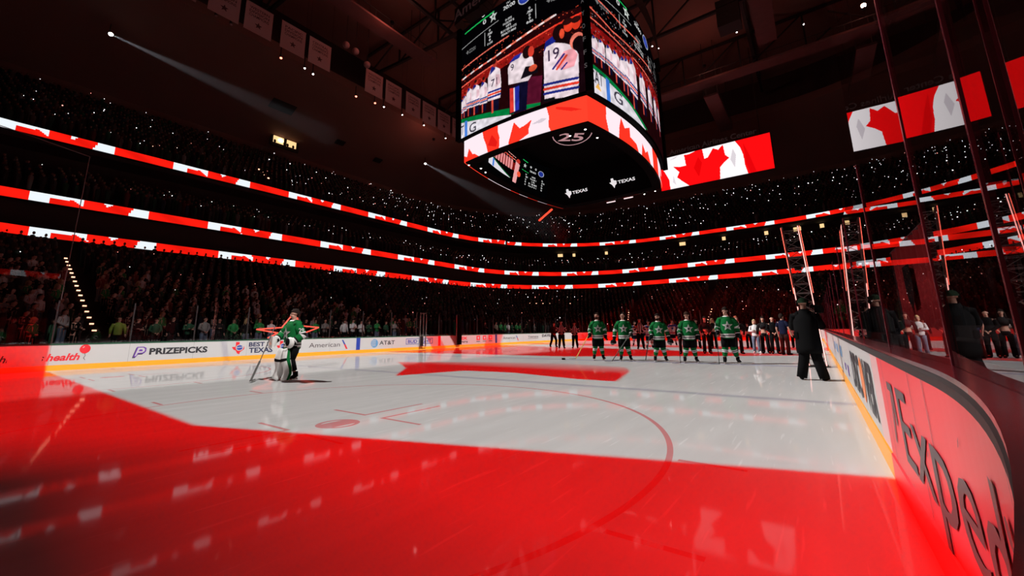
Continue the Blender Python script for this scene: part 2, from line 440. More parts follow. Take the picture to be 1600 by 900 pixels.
# ------------------------------------------------------------------ LED ribbon boards around the bowl
WHT, RED_, = (226, 234, 240), (255, 26, 14)
def resample(P, step):
    P = [Vector((*p, 0)) for p in P]; out = [P[0]]; acc = 0
    for a, b in zip(P[:-1], P[1:]):
        n = max(1, int(round((b - a).length / step)))
        out += [a + (b - a) * k / n for k in range(1, n + 1)]
    return out
def ribbon(loop, z0, z1, phase, label, y_start=-46, seg=None, period=11.4):
    # start on the left side, run round the far end to the right side
    n = len(loop); i0 = 4
    pts = resample([loop[(i0 + k) % n] for k in range(0, 72)], .13)
    if seg: pts = pts[int(seg[0] * len(pts)):int(seg[1] * len(pts))]
    d = [0.0]
    for a, b in zip(pts[:-1], pts[1:]): d.append(d[-1] + (b - a).length)
    w_, h_ = len(pts) - 1, 8
    im = Img(w_, h_, RED_)
    sx = (np.array(d[:-1]) + np.array(d[1:])) / 2 + phase
    q = np.mod(sx, period); V_ = (np.arange(h_) + .5) / h_
    white = lin(WHT)
    for j in range(h_):
        v = V_[j]
        wsel = (q < 1.1) | ((q > 5.9) & (q < 7.0))
        # leaf between 1.1 and 5.9: white notches cut in from the top edge
        def notch(c, half, depth, lean): return (v > 1 - depth) & (np.abs(q - (c + lean * (1 - v))) < half * (v - (1 - depth)) / depth)
        wsel |= notch(2.45, .42, .95, .55) | notch(4.35, .26, .45, -.1) | ((q > 1.0) & (q < 2.2) & (v > .58 + .1 * (q - 1.0)))
        wsel |= (q > 5.6) & (q < 5.9) & (v < (q - 5.6) / .3)
        im.a[j, wsel] = white
        im.a[j, ~wsel] *= (.90 + .18 * np.sin(sx[~wsel] * 1.7 + v * 2))[:, None]
    root = thing('ribbon_board', label, 'LED board', tuple(pts[0]) [:2] + ((z0 + z1) / 2,), group=None)
    o0 = Vector(root.location)
    U = np.array([[p.x, p.y] for p in pts])
    def fn(u, v):
        i = np.clip(np.round(u * w_).astype(int), 0, w_)
        return U[i, 0] - o0.x, U[i, 1] - o0.y, z0 + (z1 - z0) * v - o0.z
    led_wall('led_screen', im, fn, root, 1.15)
    mb = MB()
    vs, fs = [], []
    cen = Vector((0, 0, 0))
    for p in pts[::6]:
        nrm = Vector((p.x, p.y, 0)).normalized()
        a, b = p + nrm * .03 - o0, p + nrm * .30 - o0
        vs += [(a.x, a.y, z0 - .06 - o0.z), (a.x, a.y, z1 + .06 - o0.z), (b.x, b.y, z1 + .06 - o0.z), (b.x, b.y, z0 - .06 - o0.z)]
    m = len(vs) // 4
    for i in range(m - 1):
        for k in range(4): fs.append((i * 4 + k, i * 4 + (k + 1) % 4, i * 4 + 4 + (k + 1) % 4, i * 4 + 4 + k))
    mb.add(vs, fs); mb.build('housing', BLACK, root)
    return root
ribbon(rr(31, 41.4, 22), 8.35, 8.98, 2.4, 'lowest of the three red and white glowing ribbon boards, above the lower seats')
ribbon(rr(34, 48.7, 23), 11.55, 12.25, 6.6, 'middle glowing red and white ribbon board of the three around the bowl')
ribbon(rr(38, 53.4, 30), 17.95, 18.68, 3.9, 'top glowing red and white ribbon board on the left, under the upper tier', seg=(0, .415))
ribbon(rr(37.7, 53.1, 30), 17.80, 18.42, 4.0, 'top glowing red and white ribbon board across the far end, one step lower', seg=(.4165, 1))

# ------------------------------------------------------------------ centre-hung scoreboard
sb = thing('scoreboard', 'huge black four sided scoreboard with video screens hanging over centre ice', 'scoreboard', (0, 0, 16.5))
O = Vector((0, 0, 16.5))
ZB, ZT = 13.55, 21.4
def near_fn(y, x0, x1, bulge, z0, z1, s=1):
    return lambda u, v: (x0 + (x1 - x0) * u, y - s * bulge * 4 * u * (1 - u), z0 + (z1 - z0) * v - O.z)
def side_fn(x, y0, y1, bulge, z0, z1, s=1):
    return lambda u, v: (x + s * bulge * 4 * u * (1 - u), y0 + (y1 - y0) * u, z0 + (z1 - z0) * v - O.z)
K = 1 / 1.146                       # content heights below were read off a 6.85 m tall screen
def sc(pts): return [(u, v * K) for u, v in pts]
PINK, ORG, NAVY, SKIN_, DRED = (244, 226, 232), (240, 70, 40), (30, 40, 130), (215, 60, 45), (90, 14, 16)
def jersey_player(im, u, top, bot, wd, turn=1, num=None, k=1.0):
    h = top - bot; t = wd / 2
    im.poly(sc([(u - t * .55, bot + h * .02), (u + t * .55, bot + h * .02), (u + t * .6, bot + .32 * h), (u - t * .6, bot + .32 * h)]), (16, 14, 44), k)
    im.poly(sc([(u - t * .45, bot), (u - t * .18, bot), (u - t * .18, bot + .3 * h), (u - t * .45, bot + .3 * h)]), (225, 80, 60), k)
    im.poly(sc([(u - t, bot + .26 * h), (u + t * .8, bot + .22 * h), (u + t * .95, bot + .5 * h), (u + t * .8, bot + .76 * h), (u + t * .2, bot + .84 * h), (u - t * .5, bot + .84 * h), (u - t * .95, bot + .7 * h)]), PINK, k)
    for q, c in ((.42, NAVY), (.37, ORG), (.32, NAVY)):
        im.poly(sc([(u - t * .98, bot + (q - .02) * h), (u + t * .86, bot + (q - .05) * h), (u + t * .88, bot + (q - .015) * h), (u - t * .97, bot + (q + .015) * h)]), c, k)
    im.poly(sc([(u - t * .7, bot + .74 * h), (u + t * .1, bot + .80 * h), (u + t * .1, bot + .87 * h), (u - t * .45, bot + .87 * h)]), NAVY, k)
    im.disc((u + t * .1 * turn, (bot + .915 * h) * K), t * .34, .075 * h * K, (190, 56, 42), k); im.disc((u - t * .02 * turn, (bot + .96 * h) * K), t * .30, .05 * h * K, (50, 14, 12), k)
    im.poly(sc([(u + t * .15, bot + .45 * h), (u + t * .8, bot + .5 * h), (u + t * .75, bot + .66 * h), (u + t * .2, bot + .7 * h)]), (232, 190, 200), k)
    if num: im.text(num, u - t * .5, (bot + .5 * h) * K, t * .9, .13 * h * K, (40, 30, 60))
def main_screen(wd, ht, near):
    im = Img(wd, ht, (3, 2, 4))
    rs = np.random.default_rng(3 if near else 5)
    if near:
        im.poly(sc([(0, .0), (1, .0), (1, .74), (.815, .76), (.61, .70), (.35, .64), (0, .61)]), (34, 5, 8))
        im.poly(sc([(0, .50), (.08, .535), (.48, .585), (.82, .66), (1, .68), (1, .60), (.8, .55), (.45, .50), (.2, .46), (0, .40)]), (150, 22, 18))
        for _ in range(420):
            u, v = rs.random(), .45 + rs.random() * .32
            im.disc((u, v * K), .004, .004, (255, 90, 60) if rs.random() < .5 else (70, 10, 12), rs.random())
        for a, b, wd_, c in (((-.02, .718), (.471, .774), .010, (255, 120, 100)), ((-.02, .607), (.348, .638), .014, (255, 110, 90)), ((.348, .638), (.611, .705), .016, (255, 120, 95)),
                             ((.611, .705), (.813, .759), .018, (250, 150, 130)), ((.0, .53), (.476, .588), .012, (255, 100, 80)), ((.476, .588), (.817, .662), .012, (255, 80, 60)), ((.817, .662), (1.0, .684), .014, (255, 60, 40))):
            im.line((a[0], a[1] * K), (b[0], b[1] * K), wd_, c)
        for t in np.arange(.03, .8, .085):
            v = np.interp(t, [0, .348, .611, .813], [.607, .638, .705, .759]); im.line((t, v * K), (t + .03, (v + .006) * K), .014, (250, 240, 240))
        im.poly(sc([(.58, .0), (.74, .0), (.74, .25), (.60, .30)]), (92, 18, 44))
        im.poly(sc([(-.02, .172), (.48, .012), (.48, -.05), (-.02, -.05)]), (238, 232, 240))
        im.poly(sc([(-.02, .205), (.48, .075), (.72, .02), (.72, 0), (.48, .015), (-.02, .168)]), (0, 128, 62))
        im.poly(sc([(.050, .16), (.078, .15), (.078, -.02), (.050, -.02)]), (70, 130, 225))
        im.text('AT', -.03, .03 * K, .07, .095 * K, (30, 26, 40)); im.text('G', .10, .01 * K, .07, .09 * K, (60, 55, 70))
        for u, tp, bt, wd_ in ((.025, .43, .20, .06), (.05, .46, .20, .05), (.10, .52, .19, .07), (.165, .52, .17, .095), (.245, .50, .15, .08)): jersey_player(im, u, tp, bt, wd_)
        jersey_player(im, .345, .62, .10, .125, 1, '71')
        # goaltender bowing his head, blue pants with an orange and white stripe
        im.poly(sc([(.47, .02), (.60, .0), (.62, .28), (.47, .26)]), (14, 12, 40)); im.poly(sc([(.475, .03), (.505, .03), (.505, .25), (.475, .26)]), (235, 60, 50)); im.poly(sc([(.505, .03), (.515, .03), (.515, .25), (.505, .25)]), (240, 230, 235)); im.poly(sc([(.515, .03), (.545, .03), (.55, .25), (.515, .25)]), (40, 50, 170))
        im.poly(sc([(.465, .30), (.62, .26), (.67, .34), (.655, .46), (.585, .54), (.50, .53), (.462, .46)]), PINK)
        im.poly(sc([(.47, .50), (.515, .545), (.575, .55), (.555, .51)]), (34, 44, 150)); im.disc((.615, .53 * K), .035, .06 * K, (30, 12, 14)); im.disc((.645, .52 * K), .022, .05 * K, SKIN_)
        im.poly(sc([(.56, .30), (.69, .30), (.69, .37), (.60, .40)]), (20, 14, 22)); im.disc((.655, .36 * K), .03, .03 * K, (235, 90, 60)); im.text('9', .485, .42 * K, .025, .06 * K, (40, 36, 60))
        # big player in the foreground
        im.poly(sc([(.70, .0), (.99, .0), (.99, .50), (.86, .56), (.74, .50)]), (24, 6, 12))
        im.poly(sc([(.73, .03), (.945, -.02), (.955, .13), (.96, .33), (.93, .42), (.875, .47), (.81, .51), (.755, .505), (.735, .465)]), (246, 226, 234))
        im.poly(sc([(.735, .45), (.75, .55), (.80, .575), (.84, .55), (.81, .51), (.755, .50)]), (28, 38, 140))
        im.disc((.845, .585 * K), .045, .075 * K, (26, 8, 10)); im.disc((.905, .615 * K), .030, .055 * K, (235, 62, 36)); im.disc((.955, .605 * K), .026, .05 * K, (228, 58, 34)); im.disc((.862, .565 * K), .016, .045 * K, (240, 80, 50)); im.disc((.90, .655 * K), .034, .03 * K, (40, 12, 12)); im.disc((.955, .645 * K), .03, .03 * K, (40, 12, 12))
        im.poly(sc([(.80, .30), (.87, .40), (.93, .40), (.955, .33), (.93, .24), (.86, .24)]), (255, 170, 180))
        im.line((.795, .28 * K), (.87, .375 * K), .014, NAVY); im.line((.82, .265 * K), (.885, .355 * K), .016, ORG); im.line((.85, .25 * K), (.885, .29 * K), .012, NAVY)
        im.disc((.955, .45 * K), .045, .075 * K, (250, 130, 110)); im.disc((.965, .425 * K), .04, .065 * K, (20, 8, 12))
        for v, c in ((.165, NAVY), (.125, (240, 60, 40)), (.085, NAVY)): im.line((.733, v * K), (.945, (v - .035) * K), .020, c)
        im.text('19', .765, .36 * K, .075, .10 * K, (60, 40, 70)); im.poly(sc([(.72, .02), (.80, .0), (.80, .03), (.73, .04)]), (15, 15, 18))
    else:
        im.poly(sc([(0, 0), (1, 0), (1, .80), (.68, .82), (.36, .72), (.18, .70), (0, .76)]), (30, 5, 8))
        im.poly(sc([(0, .62), (.27, .60), (.7, .66), (1, .72), (1, .55), (.5, .50), (.2, .50), (0, .52)]), (140, 18, 18))
        for _ in range(400):
            im.disc((rs.random(), (.5 + rs.random() * .4) * K), .003, .004, (255, 90, 60) if rs.random() < .5 else (200, 190, 200), rs.random() * .8)
        for a, b in (((.02, .761), (.18, .70)), ((.18, .70), (.36, .72)), ((.36, .72), (.68, .827)), ((.02, .664), (.265, .634)), ((.265, .634), (.69, .67)), ((.09, .892), (.27, .86)), ((.27, .86), (.47, .906))):
            im.line((a[0], a[1] * K), (b[0], b[1] * K), .012, (255, 110, 90))
        im.poly(sc([(0, .22), (.30, .12), (.47, .02), (.47, -.05), (0, -.05)]), (236, 230, 238)); im.poly(sc([(0, .25), (.14, .21), (.30, .14), (.50, .02), (.46, .01), (.29, .115), (0, .215)]), (0, 128, 62))
        im.text('CAT', .0, .09 * K, .085, .11 * K, (40, 36, 50)); im.poly(sc([(.03, .05), (.05, .10), (.07, .04)]), (250, 190, 90)); im.poly(sc([(.105, .20), (.13, .19), (.13, -.02), (.105, -.02)]), (70, 130, 225)); im.text('G', .16, .04 * K, .07, .10 * K, (60, 55, 70))
        for u, tp, bt, wd_ in ((.045, .55, .27, .045), (.09, .56, .26, .05), (.145, .565, .25, .055), (.20, .57, .22, .065), (.265, .58, .20, .07), (.30, .62, .19, .06), (.36, .68, .11, .085), (.48, .64, .15, .09), (.60, .62, .18, .08), (.72, .62, .2, .08), (.84, .63, .22, .08)): jersey_player(im, u, tp, bt, wd_)
    # upper band of game statistics
    a = 0.0 if near else .0
    W8 = (235, 235, 235)
    im.text('0', .225, .99, .035, .045, W8); im.text('0', .86, .965, .035, .045, W8)
    star = [(.338 + r * .038 * math.cos(t), .93 + r * .055 * math.sin(t)) for k in range(10) for r, t in [((1, .42)[k % 2], math.pi / 2 + k * math.pi / 5)]]
    im.poly(star, (210, 215, 210)); im.poly([(.338 + (x - .338) * .4, .93 + (y - .93) * .4) for x, y in star], (60, 70, 66))
    im.text('0', .24, .915, .03, .04, W8); im.text('20:00', .43, .925, .10, .032, W8); im.text('1ST', .46, .968, .035, .016, W8)
    im.disc((.605, .935), .05, .055, (200, 205, 215)); im.disc((.605, .935), .044, .048, (40, 60, 160)); im.disc((.605, .935), .02, .022, (70, 90, 190))
    for k, t in enumerate(('SHOTS', 'FACEOFF %', 'HITS', 'BLOCKED SHOTS', 'PENALTY MINS')):
        wd_ = (.055, .095, .04, .13, .12)[k]; im.text(t, .473 - wd_ / 2, .83 - k * .029 - .01, wd_, .017, W8)
    for k, t in enumerate(('0', '.000', '0', '0', '0:00')):
        wd_ = (.014, .045, .014, .014, .05)[k]
        im.text(t, .305 - wd_ / 2, .825 - k * .029 - .01, wd_, .019, W8); im.text(t, .642 - wd_ / 2, .823 - k * .029 - .01, wd_, .019, W8)
    im.line((.258, .71), (.258, .83), .005, (190, 190, 190)); im.line((.688, .71), (.688, .83), .006, (190, 190, 190))
    im.line((.05, .955), (.345, .972), .012, (30, 190, 90)); im.line((0, .825), (.384, .865), .006, (170, 170, 170)); im.line((.69, .865), (.99, .9), .006, (150, 150, 150))
    for x, y in ((.06, .75), (.765, .80)):
        im.poly([(x, y + .012), (x + .012, y + .012), (x + .012, y + .024), (x + .024, y + .02), (x + .03, y + .004), (x + .018, y - .014), (x + .01, y)], (120, 120, 120)); im.text('TEXAS', x + .035, y + .006, .07, .014, (150, 150, 150)); im.text('HOCKEY', x + .035, y - .014, .07, .014, (150, 150, 150))
    sm = np.random.default_rng(1).random((im.h // 9 + 2, im.w // 9 + 2)); yy = np.arange(im.h) / 9; xx = np.arange(im.w) / 9
    y0, x0 = yy.astype(int), xx.astype(int); fy, fx = (yy - y0)[:, None], (xx - x0)[None]
    nz = (sm[y0][:, x0] * (1 - fx) + sm[y0][:, x0 + 1] * fx) * (1 - fy) + (sm[y0 + 1][:, x0] * (1 - fx) + sm[y0 + 1][:, x0 + 1] * fx) * fy
    im.a *= (.62 + .5 * nz)[:, :, None]
    p = np.pad(im.a, ((1, 1), (1, 1), (0, 0)), 'edge'); im.a = (p[1:-1, 1:-1] * 4 + p[:-2, 1:-1] + p[2:, 1:-1] + p[1:-1, :-2] + p[1:-1, 2:]) / 8
    return im
near_img = main_screen(420, 350, True); side_img = main_screen(420, 280, False)
def screen(name, img, fn, lab, g=1.0): return tag(led_wall(name, img, fn, sb, g), lab)
screen('video_screen', near_img, near_fn(-6.6, -4.55, 4.45, .35, ZB, ZT), 'curved screen facing the near end, showing players in white')
screen('video_screen', side_img, side_fn(4.6, -6.5, 6.5, .85, ZB, ZT), 'curved long screen showing a line of players in white')
side2 = Img(8, 8, (20, 5, 6))
screen('video_screen', side2, near_fn(6.6, 4.55, -4.45, .35, ZB, ZT, -1), 'screen facing the far end')
screen('video_screen', side2, side_fn(-4.6, 6.5, -6.5, .85, ZB, ZT, -1), 'screen facing the far side')
# flag ring under the screens
FW, FR = (252, 232, 240), (255, 52, 34)
def flag_img(wd, ht, parts):
    im = Img(wd, ht, FW)
    for p, c in parts: im.poly(p, c)
    return im
ring_near = flag_img(260, 44, [
    ([(.20, 1), (.345, 1), (.345, .75), (.36, .45), (.355, .0), (.25, 0), (.235, .35), (.21, .7)], FR), ([(.25, .3), (.29, .7), (.34, .3), (.33, .1)], (225, 26, 20)),
    ([(.02, .0), (.055, .55), (.095, .22), (.12, .18), (.16, 0), (.0, 0)], FR), ([(0, 0), (.03, 0), (.03, .2), (0, .3)], FR),
    ([(.435, .05), (.46, .45), (.485, .86), (.53, .52), (.57, .56), (.625, .70), (.60, .35), (.60, .16), (.52, .0), (.44, .0)], FR),
    ([(.735, 1), (.75, .6), (.745, .2), (.76, 0), (1, 0), (1, 1)], (255, 66, 44)), ([(.80, .9), (.9, .7), (.97, .5), (.9, .55), (.8, .8)], (240, 36, 26)),
    ([(.62, .5), (.70, .62), (.735, .55), (.70, .45)], (214, 200, 210))])
ring_side = flag_img(320, 44, [
    ([(0, 0), (.14, 0), (.125, .5), (.13, 1), (0, 1)], (255, 60, 40)), ([(.22, 0), (.23, .5), (.25, .95), (.28, .6), (.33, .8), (.33, .4), (.40, .3), (.42, 0)], FR),
    ([(.46, 0), (.48, .6), (.52, .3), (.56, .5), (.60, 0)], FR), ([(.66, 0), (.66, 1), (.80, 1), (.80, 0)], FR), ([(.86, .1), (.9, .8), (.95, .5), (1, .6), (1, 0)], FR)])
screen('flag_ring_screen', ring_near, near_fn(-6.45, -4.33, 4.33, .35, 11.93, 13.40), 'curved red and white flag strip facing the near end', 1.05)
screen('flag_ring_screen', ring_side, side_fn(4.33, -6.45, 6.45, .80, 11.93, 13.40), 'curved red and white flag strip on the long side', 1.05)
screen('flag_ring_screen', ring_side, near_fn(6.45, 4.33, -4.33, .35, 11.93, 13.40, -1), 'flag strip facing the far end')
screen('flag_ring_screen', ring_near, side_fn(-4.33, 6.45, -6.45, .80, 11.93, 13.40, -1), 'flag strip facing the far side')
def rectloop(x, y, bx, by, n=12):
    P = []
    for k in range(n): u = k / n; P.append((-x + 2 * x * u, -y - by * 4 * u * (1 - u)))
    for k in range(n): u = k / n; P.append((x + bx * 4 * u * (1 - u), -y + 2 * y * u))
    for k in range(n): u = k / n; P.append((x - 2 * x * u, y + by * 4 * u * (1 - u)))
    for k in range(n): u = k / n; P.append((-x - bx * 4 * u * (1 - u), y - 2 * y * u))
    return P
SBK = mat('scoreboard_black', (.0025, .0025, .003), .9, spec=.03)
def hz(P, *zs): return [(P, z - O.z) for z in zs]
o = loft([(rectloop(4.25, 6.37, .78, .33), 13.5 - O.z), (rectloop(4.25, 6.37, .78, .33), 13.35 - O.z)], flip=True)
mb = loft([(rectloop(4.55, 6.55, .84, .34), ZB - .12 - O.z), (rectloop(4.55, 6.55, .84, .34), ZT + .1 - O.z), (rectloop(3.2, 5.0, .4, .2), ZT + .5 - O.z)])
mb2 = loft([(rectloop(4.55, 6.55, .84, .34), ZB - .12 - O.z), (rectloop(4.26, 6.38, .78, .33), 13.45 - O.z), (rectloop(4.26, 6.38, .78, .33), 11.90 - O.z), (rectloop(3.75, 5.8, .72, .3), 11.95 - O.z),
             (rectloop(3.3, 5.2, .65, .25), 15.0 - O.z)], flip=True)
P = rectloop(3.3, 5.2, .65, .25); mb2.add([(x, y, 15.0 - O.z) for x, y in P], [tuple(range(len(P)))])
mb.add(mb2.v, mb2.f); mb.build('casing', SBK, sb)
for sx in (-1, 1):
    for sy in (-1, 1):
        MB().box((sx * 4.62, sy * 6.62, (ZB + ZT) / 2 - O.z), (.34, .34, ZT - ZB + .3), rz=0).build('corner_column', SBK, sb)
LTR = mat('dim_lettering', (.25, .25, .25), .6, emit=(.5, .5, .52), es=.12)
for k, ch in enumerate('PLAYOFFS'):
    v, f = text_on(ch, lambda x, y, k=k: (4.45 + x, -6.80, 20.2 - k * .78 + y - O.z), .17, .26); MB().add(v, f).build('corner_letter', LTR, sb)
mb = loft([(rectloop(4.9, 6.9, .9, .4), 21.9 - O.z), (rectloop(4.9, 6.9, .9, .4), 23.2 - O.z)])
mb.build('top_band', mat('top_band', (.012, .006, .006), .6), sb)
LT2 = mat('top_band_letters', (.06, .03, .03), .6, emit=(.11, .05, .05), es=.15)
mb = MB(); f_ = near_fn(-6.92, -4.9, 4.9, .4, 0, 1)
v, f = text_on('American Airlines', lambda x, y: (f_(x / 9.8, 0)[0], f_(x / 9.8, 0)[1] - .03, 22.15 + y - O.z), 9.0, .75); mb.add(v, f); mb.build('top_lettering', LT2, sb)
# screens inside the underside
under = Img(240, 100, (2, 2, 3))
rs = np.random.default_rng(9)
under.poly([(.02, .70), (.50, .62), (.50, .40), (.02, .45)], (130, 20, 18)); under.line((.0, .92), (.45, .80), .014, (255, 180, 170)); under.line((.02, .80), (.48, .72), .016, (255, 140, 120)); under.line((.10, .97), (.30, .9), .01, (240, 120, 100))
for k in range(9):
    x = .02 + k * .045; under.poly([(x, .40), (x + .03, .40), (x + .032, .68), (x, .70)], (240, 150, 150)); under.disc((x + .015, .74), .012, .035, (210, 60, 50))
under.poly([(0, .40), (.0, .14), (.40, .14)], (235, 230, 238)); under.poly([(.07, .36), (.10, .34), (.10, .15), (.07, .15)], (70, 130, 225)); under.line((0, .42), (.4, .16), .012, (0, 130, 60))
under.poly([(.44, .08), (.50, .08), (.53, .66), (.46, .70)], (245, 170, 170)); under.disc((.53, .38), .03, .08, (255, 90, 60)); under.disc((.50, .74), .03, .06, (200, 50, 40))
under.line((.58, .88), (.65, .86), .02, (30, 190, 90)); under.line((.58, .58), (.68, .56), .014, (30, 190, 90))
st5 = [(.615 + r * .03 * math.cos(t), .73 + r * .07 * math.sin(t)) for k in range(10) for r, t in [((1, .42)[k % 2], math.pi / 2 + k * math.pi / 5)]]; under.poly(st5, (200, 205, 200))
under.text('0', .70, .74, .025, .06, (230, 230, 230)); under.text('0', .78, .74, .025, .06, (230, 230, 230)); under.text('20:00', .70, .62, .10, .05, (230, 230, 230)); under.disc((.88, .70), .045, .09, (190, 195, 210)); under.disc((.88, .70), .038, .078, (36, 54, 150))
for k, (t, wd_) in enumerate((('SHOTS', .06), ('FACEOFF %', .10), ('HITS', .05), ('BLOCKED SHOTS', .13), ('PENALTY MINS', .13))):
    under.text(t, .77 - wd_ / 2, .47 - k * .075, wd_, .04, (225, 225, 225))
    for x in (.64, .90): under.text('.000' if k == 1 else '0', x, .47 - k * .075, .045 if k == 1 else .02, .045, (225, 225, 225))
    under.a = under.a
def inner_side(u, v):   # leaning inner wall on the far side, facing the near side
    x = -3.72 + .42 * v; b = -.70 * 4 * u * (1 - u) * (1 - .1 * v)
    return x + b + .05, -5.0 + 10.0 * u, 12.0 + 2.8 * v - O.z
tag(led_wall('underside_screen', under, lambda u, v: inner_side(.02 + u * .8, v * .9), sb, .9), 'inner screen with small copy of the game picture')
for cx in (-2.85, 1.2):
    mb = MB()
    fy = lambda x, y, cx=cx: (cx + x, 5.52 - .2 * y, 12.72 + y - O.z)
    v, f = text_on('TEXAS', fy, 1.4, .24, .02); mb.add(v, f)
    tx = [(-.62, .1), (-.45, .1), (-.45, .4), (-.25, .4), (-.22, .22), (.0, .16), (.0, -.08), (-.15, -.2), (-.22, -.4), (-.38, -.12), (-.48, -.02)]
    mb.add([fy(x - .1, y + .12) for x, y in tx], [tuple(range(len(tx)))])
    mb.build('underside_lettering', mat('underside_letters', (.5, .5, .5), .6, emit=(.8, .8, .82), es=.9), sb)
# anniversary shield on the underside
mb = MB(); D = mat('shield_lines', (.3, .2, .22), .6, emit=(.42, .26, .28), es=.8)
def sh(x, y): return (.3 + 1.17 * x + .85 * y, -.3 + .85 * x - 1.17 * y, 14.95 - O.z)
ring = [(math.cos(t) * .95, math.sin(t) * .95 if math.sin(t) > 0 else math.sin(t) * 1.25) for t in np.linspace(0, 2 * math.pi, 25)]
for a, b in zip(ring[:-1], ring[1:]): mb.bar(sh(*a), sh(*b), .07, .02)
v, f = text_on('25', lambda x, y: sh(x - .62, y - .75), 1.25, .8, .02); mb.add(v, f); mb.build('anniversary_shield', D, sb)
LAMPW = mat('lamp_white', (1, 1, 1), .5, emit=(1, .95, .92), es=14)
for p in ((-4.15, -6.2, 11.86), (-3.9, -5.3, 11.86), (-4.1, -4.6, 11.86), (3.9, -5.9, 11.88), (4.0, -4.6, 11.88), (2.9, -5.75, 11.88), (3.9, 6.0, 11.7), (3.0, 6.2, 11.7)):
    mb = MB().tube([Vector(p) + Vector((0, 0, .06)) - O, Vector(p) + Vector((0, 0, -.05)) - O], [.05, .075], seg=8).ball(Vector(p) - O + Vector((0, 0, -.06)), (.055, .055, .02), 1, 8, 4); mb.build('spot_lamp', [SBK, LAMPW], sb)
for a, b in (((-.4, 6.9, 11.8), (.35, 6.9, 11.8)), ((1.1, 6.9, 11.85), (1.85, 6.9, 11.85))): MB().bar(Vector(a) - O, Vector(b) - O, .07).build('light_bar', mat('light_bar', (1, 1, 1), .5, emit=(.9, .8, .8), es=1), sb)
for x in (-2.6, 2.6):
    for y in (-4, 4): MB().tube([(x, y, ZT + .3 - O.z), (x * .8, y * .8, 44 - O.z)], .05, seg=6).build('hanging_cable', BLACK, sb)

# ------------------------------------------------------------------ flag video panel hung at the far end
fl = thing('flag_screen', 'long rectangular video panel with a waving maple leaf flag hanging at the far end', 'video board', (2.25, 45, 27.4))
vp = Img(300, 104, (250, 244, 246))
FRD = (250, 12, 16)
vp.poly([(0, 0), (.09, 0), (.085, .3), (.05, .55), (.02, .72), (0, .74)], FRD); vp.poly([(.715, 1), (.75, .8), (.77, .56), (.775, .25), (.79, 0), (1, 0), (1, 1)], FRD)
vp.poly([(.78, .9), (.82, .5), (.86, .0), (.81, 0), (.785, .3)], (225, 4, 10))
vp.poly([(.135, .68), (.207, .62), (.26, .63), (.25, .96), (.30, .95), (.36, 1), (.424, 1.0), (.435, .70), (.467, .715), (.52, .95), (.565, .87), (.61, .985), (.62, .67), (.652, .56), (.60, .45), (.565, .35), (.554, .0), (.272, .0), (.163, .32), (.19, .47)], FRD)
vp.poly([(.33, .5), (.37, .2), (.41, .6), (.38, .8)], (226, 4, 8)); vp.poly([(.66, .5), (.69, .8), (.71, .6), (.69, .25)], (214, 206, 212)); vp.poly([(.10, .9), (.2, 1), (.16, .92)], (214, 206, 212)); vp.poly([(.12, .2), (.15, .1), (.13, .4)], (220, 212, 218))
led_wall('led_screen', vp, lambda u, v: (-8.25 + 16.5 * u, -.0 * u, -2.85 + 5.7 * v), fl, 1.1)
MB().box((0, .22, 0), (16.8, .36, 6.0)).build('housing', BLACK, fl)
mb = MB()
v, f = text_on('American Airlines Center', lambda x, y: (-6.4 + x, -.02, 3.25 + y), 13.0, .85); mb.add(v, f); mb.build('sign_lettering', mat('panel_letters', (.035, .02, .02), .6, emit=(.012, .007, .007), es=1), fl)
for x in (-7, 7): MB().tube([(x, .2, 3), (x, .2, 18)], .05, seg=6).build('hanging_cable', BLACK, fl)

# ------------------------------------------------------------------ dasher boards
def left_xy(y, off=0.0):
    r = HR + off
    if abs(y) <= HY - HR: return -HX - off
    return -(HX - HR) - math.sqrt(max(r * r - (abs(y) - (HY - HR)) ** 2, 0))
def right_path(t, off=0.0):
    """Point on the right side boards: t = -y on the straight, then along the near corner arc."""
    y0 = HY - HR
    if t <= y0: return HX + off, -t
    a = (t - y0) / HR
    return HX - HR + (HR + off) * math.cos(a), -y0 - (HR + off) * math.sin(a)
WHITE = mat('board_white', (.50, .49, .485), .35); YEL = mat('kick_yellow', (.90, .36, .02), .35)
CAPG = mat('cap_green', (.01, .06, .03), .4); CAPD = mat('cap_rubber', (.022, .018, .018), .6); LEDGE = mat('ledge_dark_red', (.10, .012, .018), .16)
CORAL = mat('board_coral', (.72, .05, .065), .35, spec=.25); PINKLIT_WHITE = mat('board_white_pink_light', (.72, .42, .42), .3)  # pale pink strip: pinkish light on a white panel, put into its colour
def strip(fn, ts, prof, mi=0):
    """fn(t, off) -> plan point; prof: list of (off, z)."""
    mb = MB(); vs = []
    for t in ts:
        for o_, z in prof: vs.append((*fn(t, o_), z))
    k = len(prof); fs = [(i * k + j, i * k + j + 1, (i + 1) * k + j + 1, (i + 1) * k + j) for i in range(len(ts) - 1) for j in range(k - 1)]
    return mb.add(vs, fs, mi)
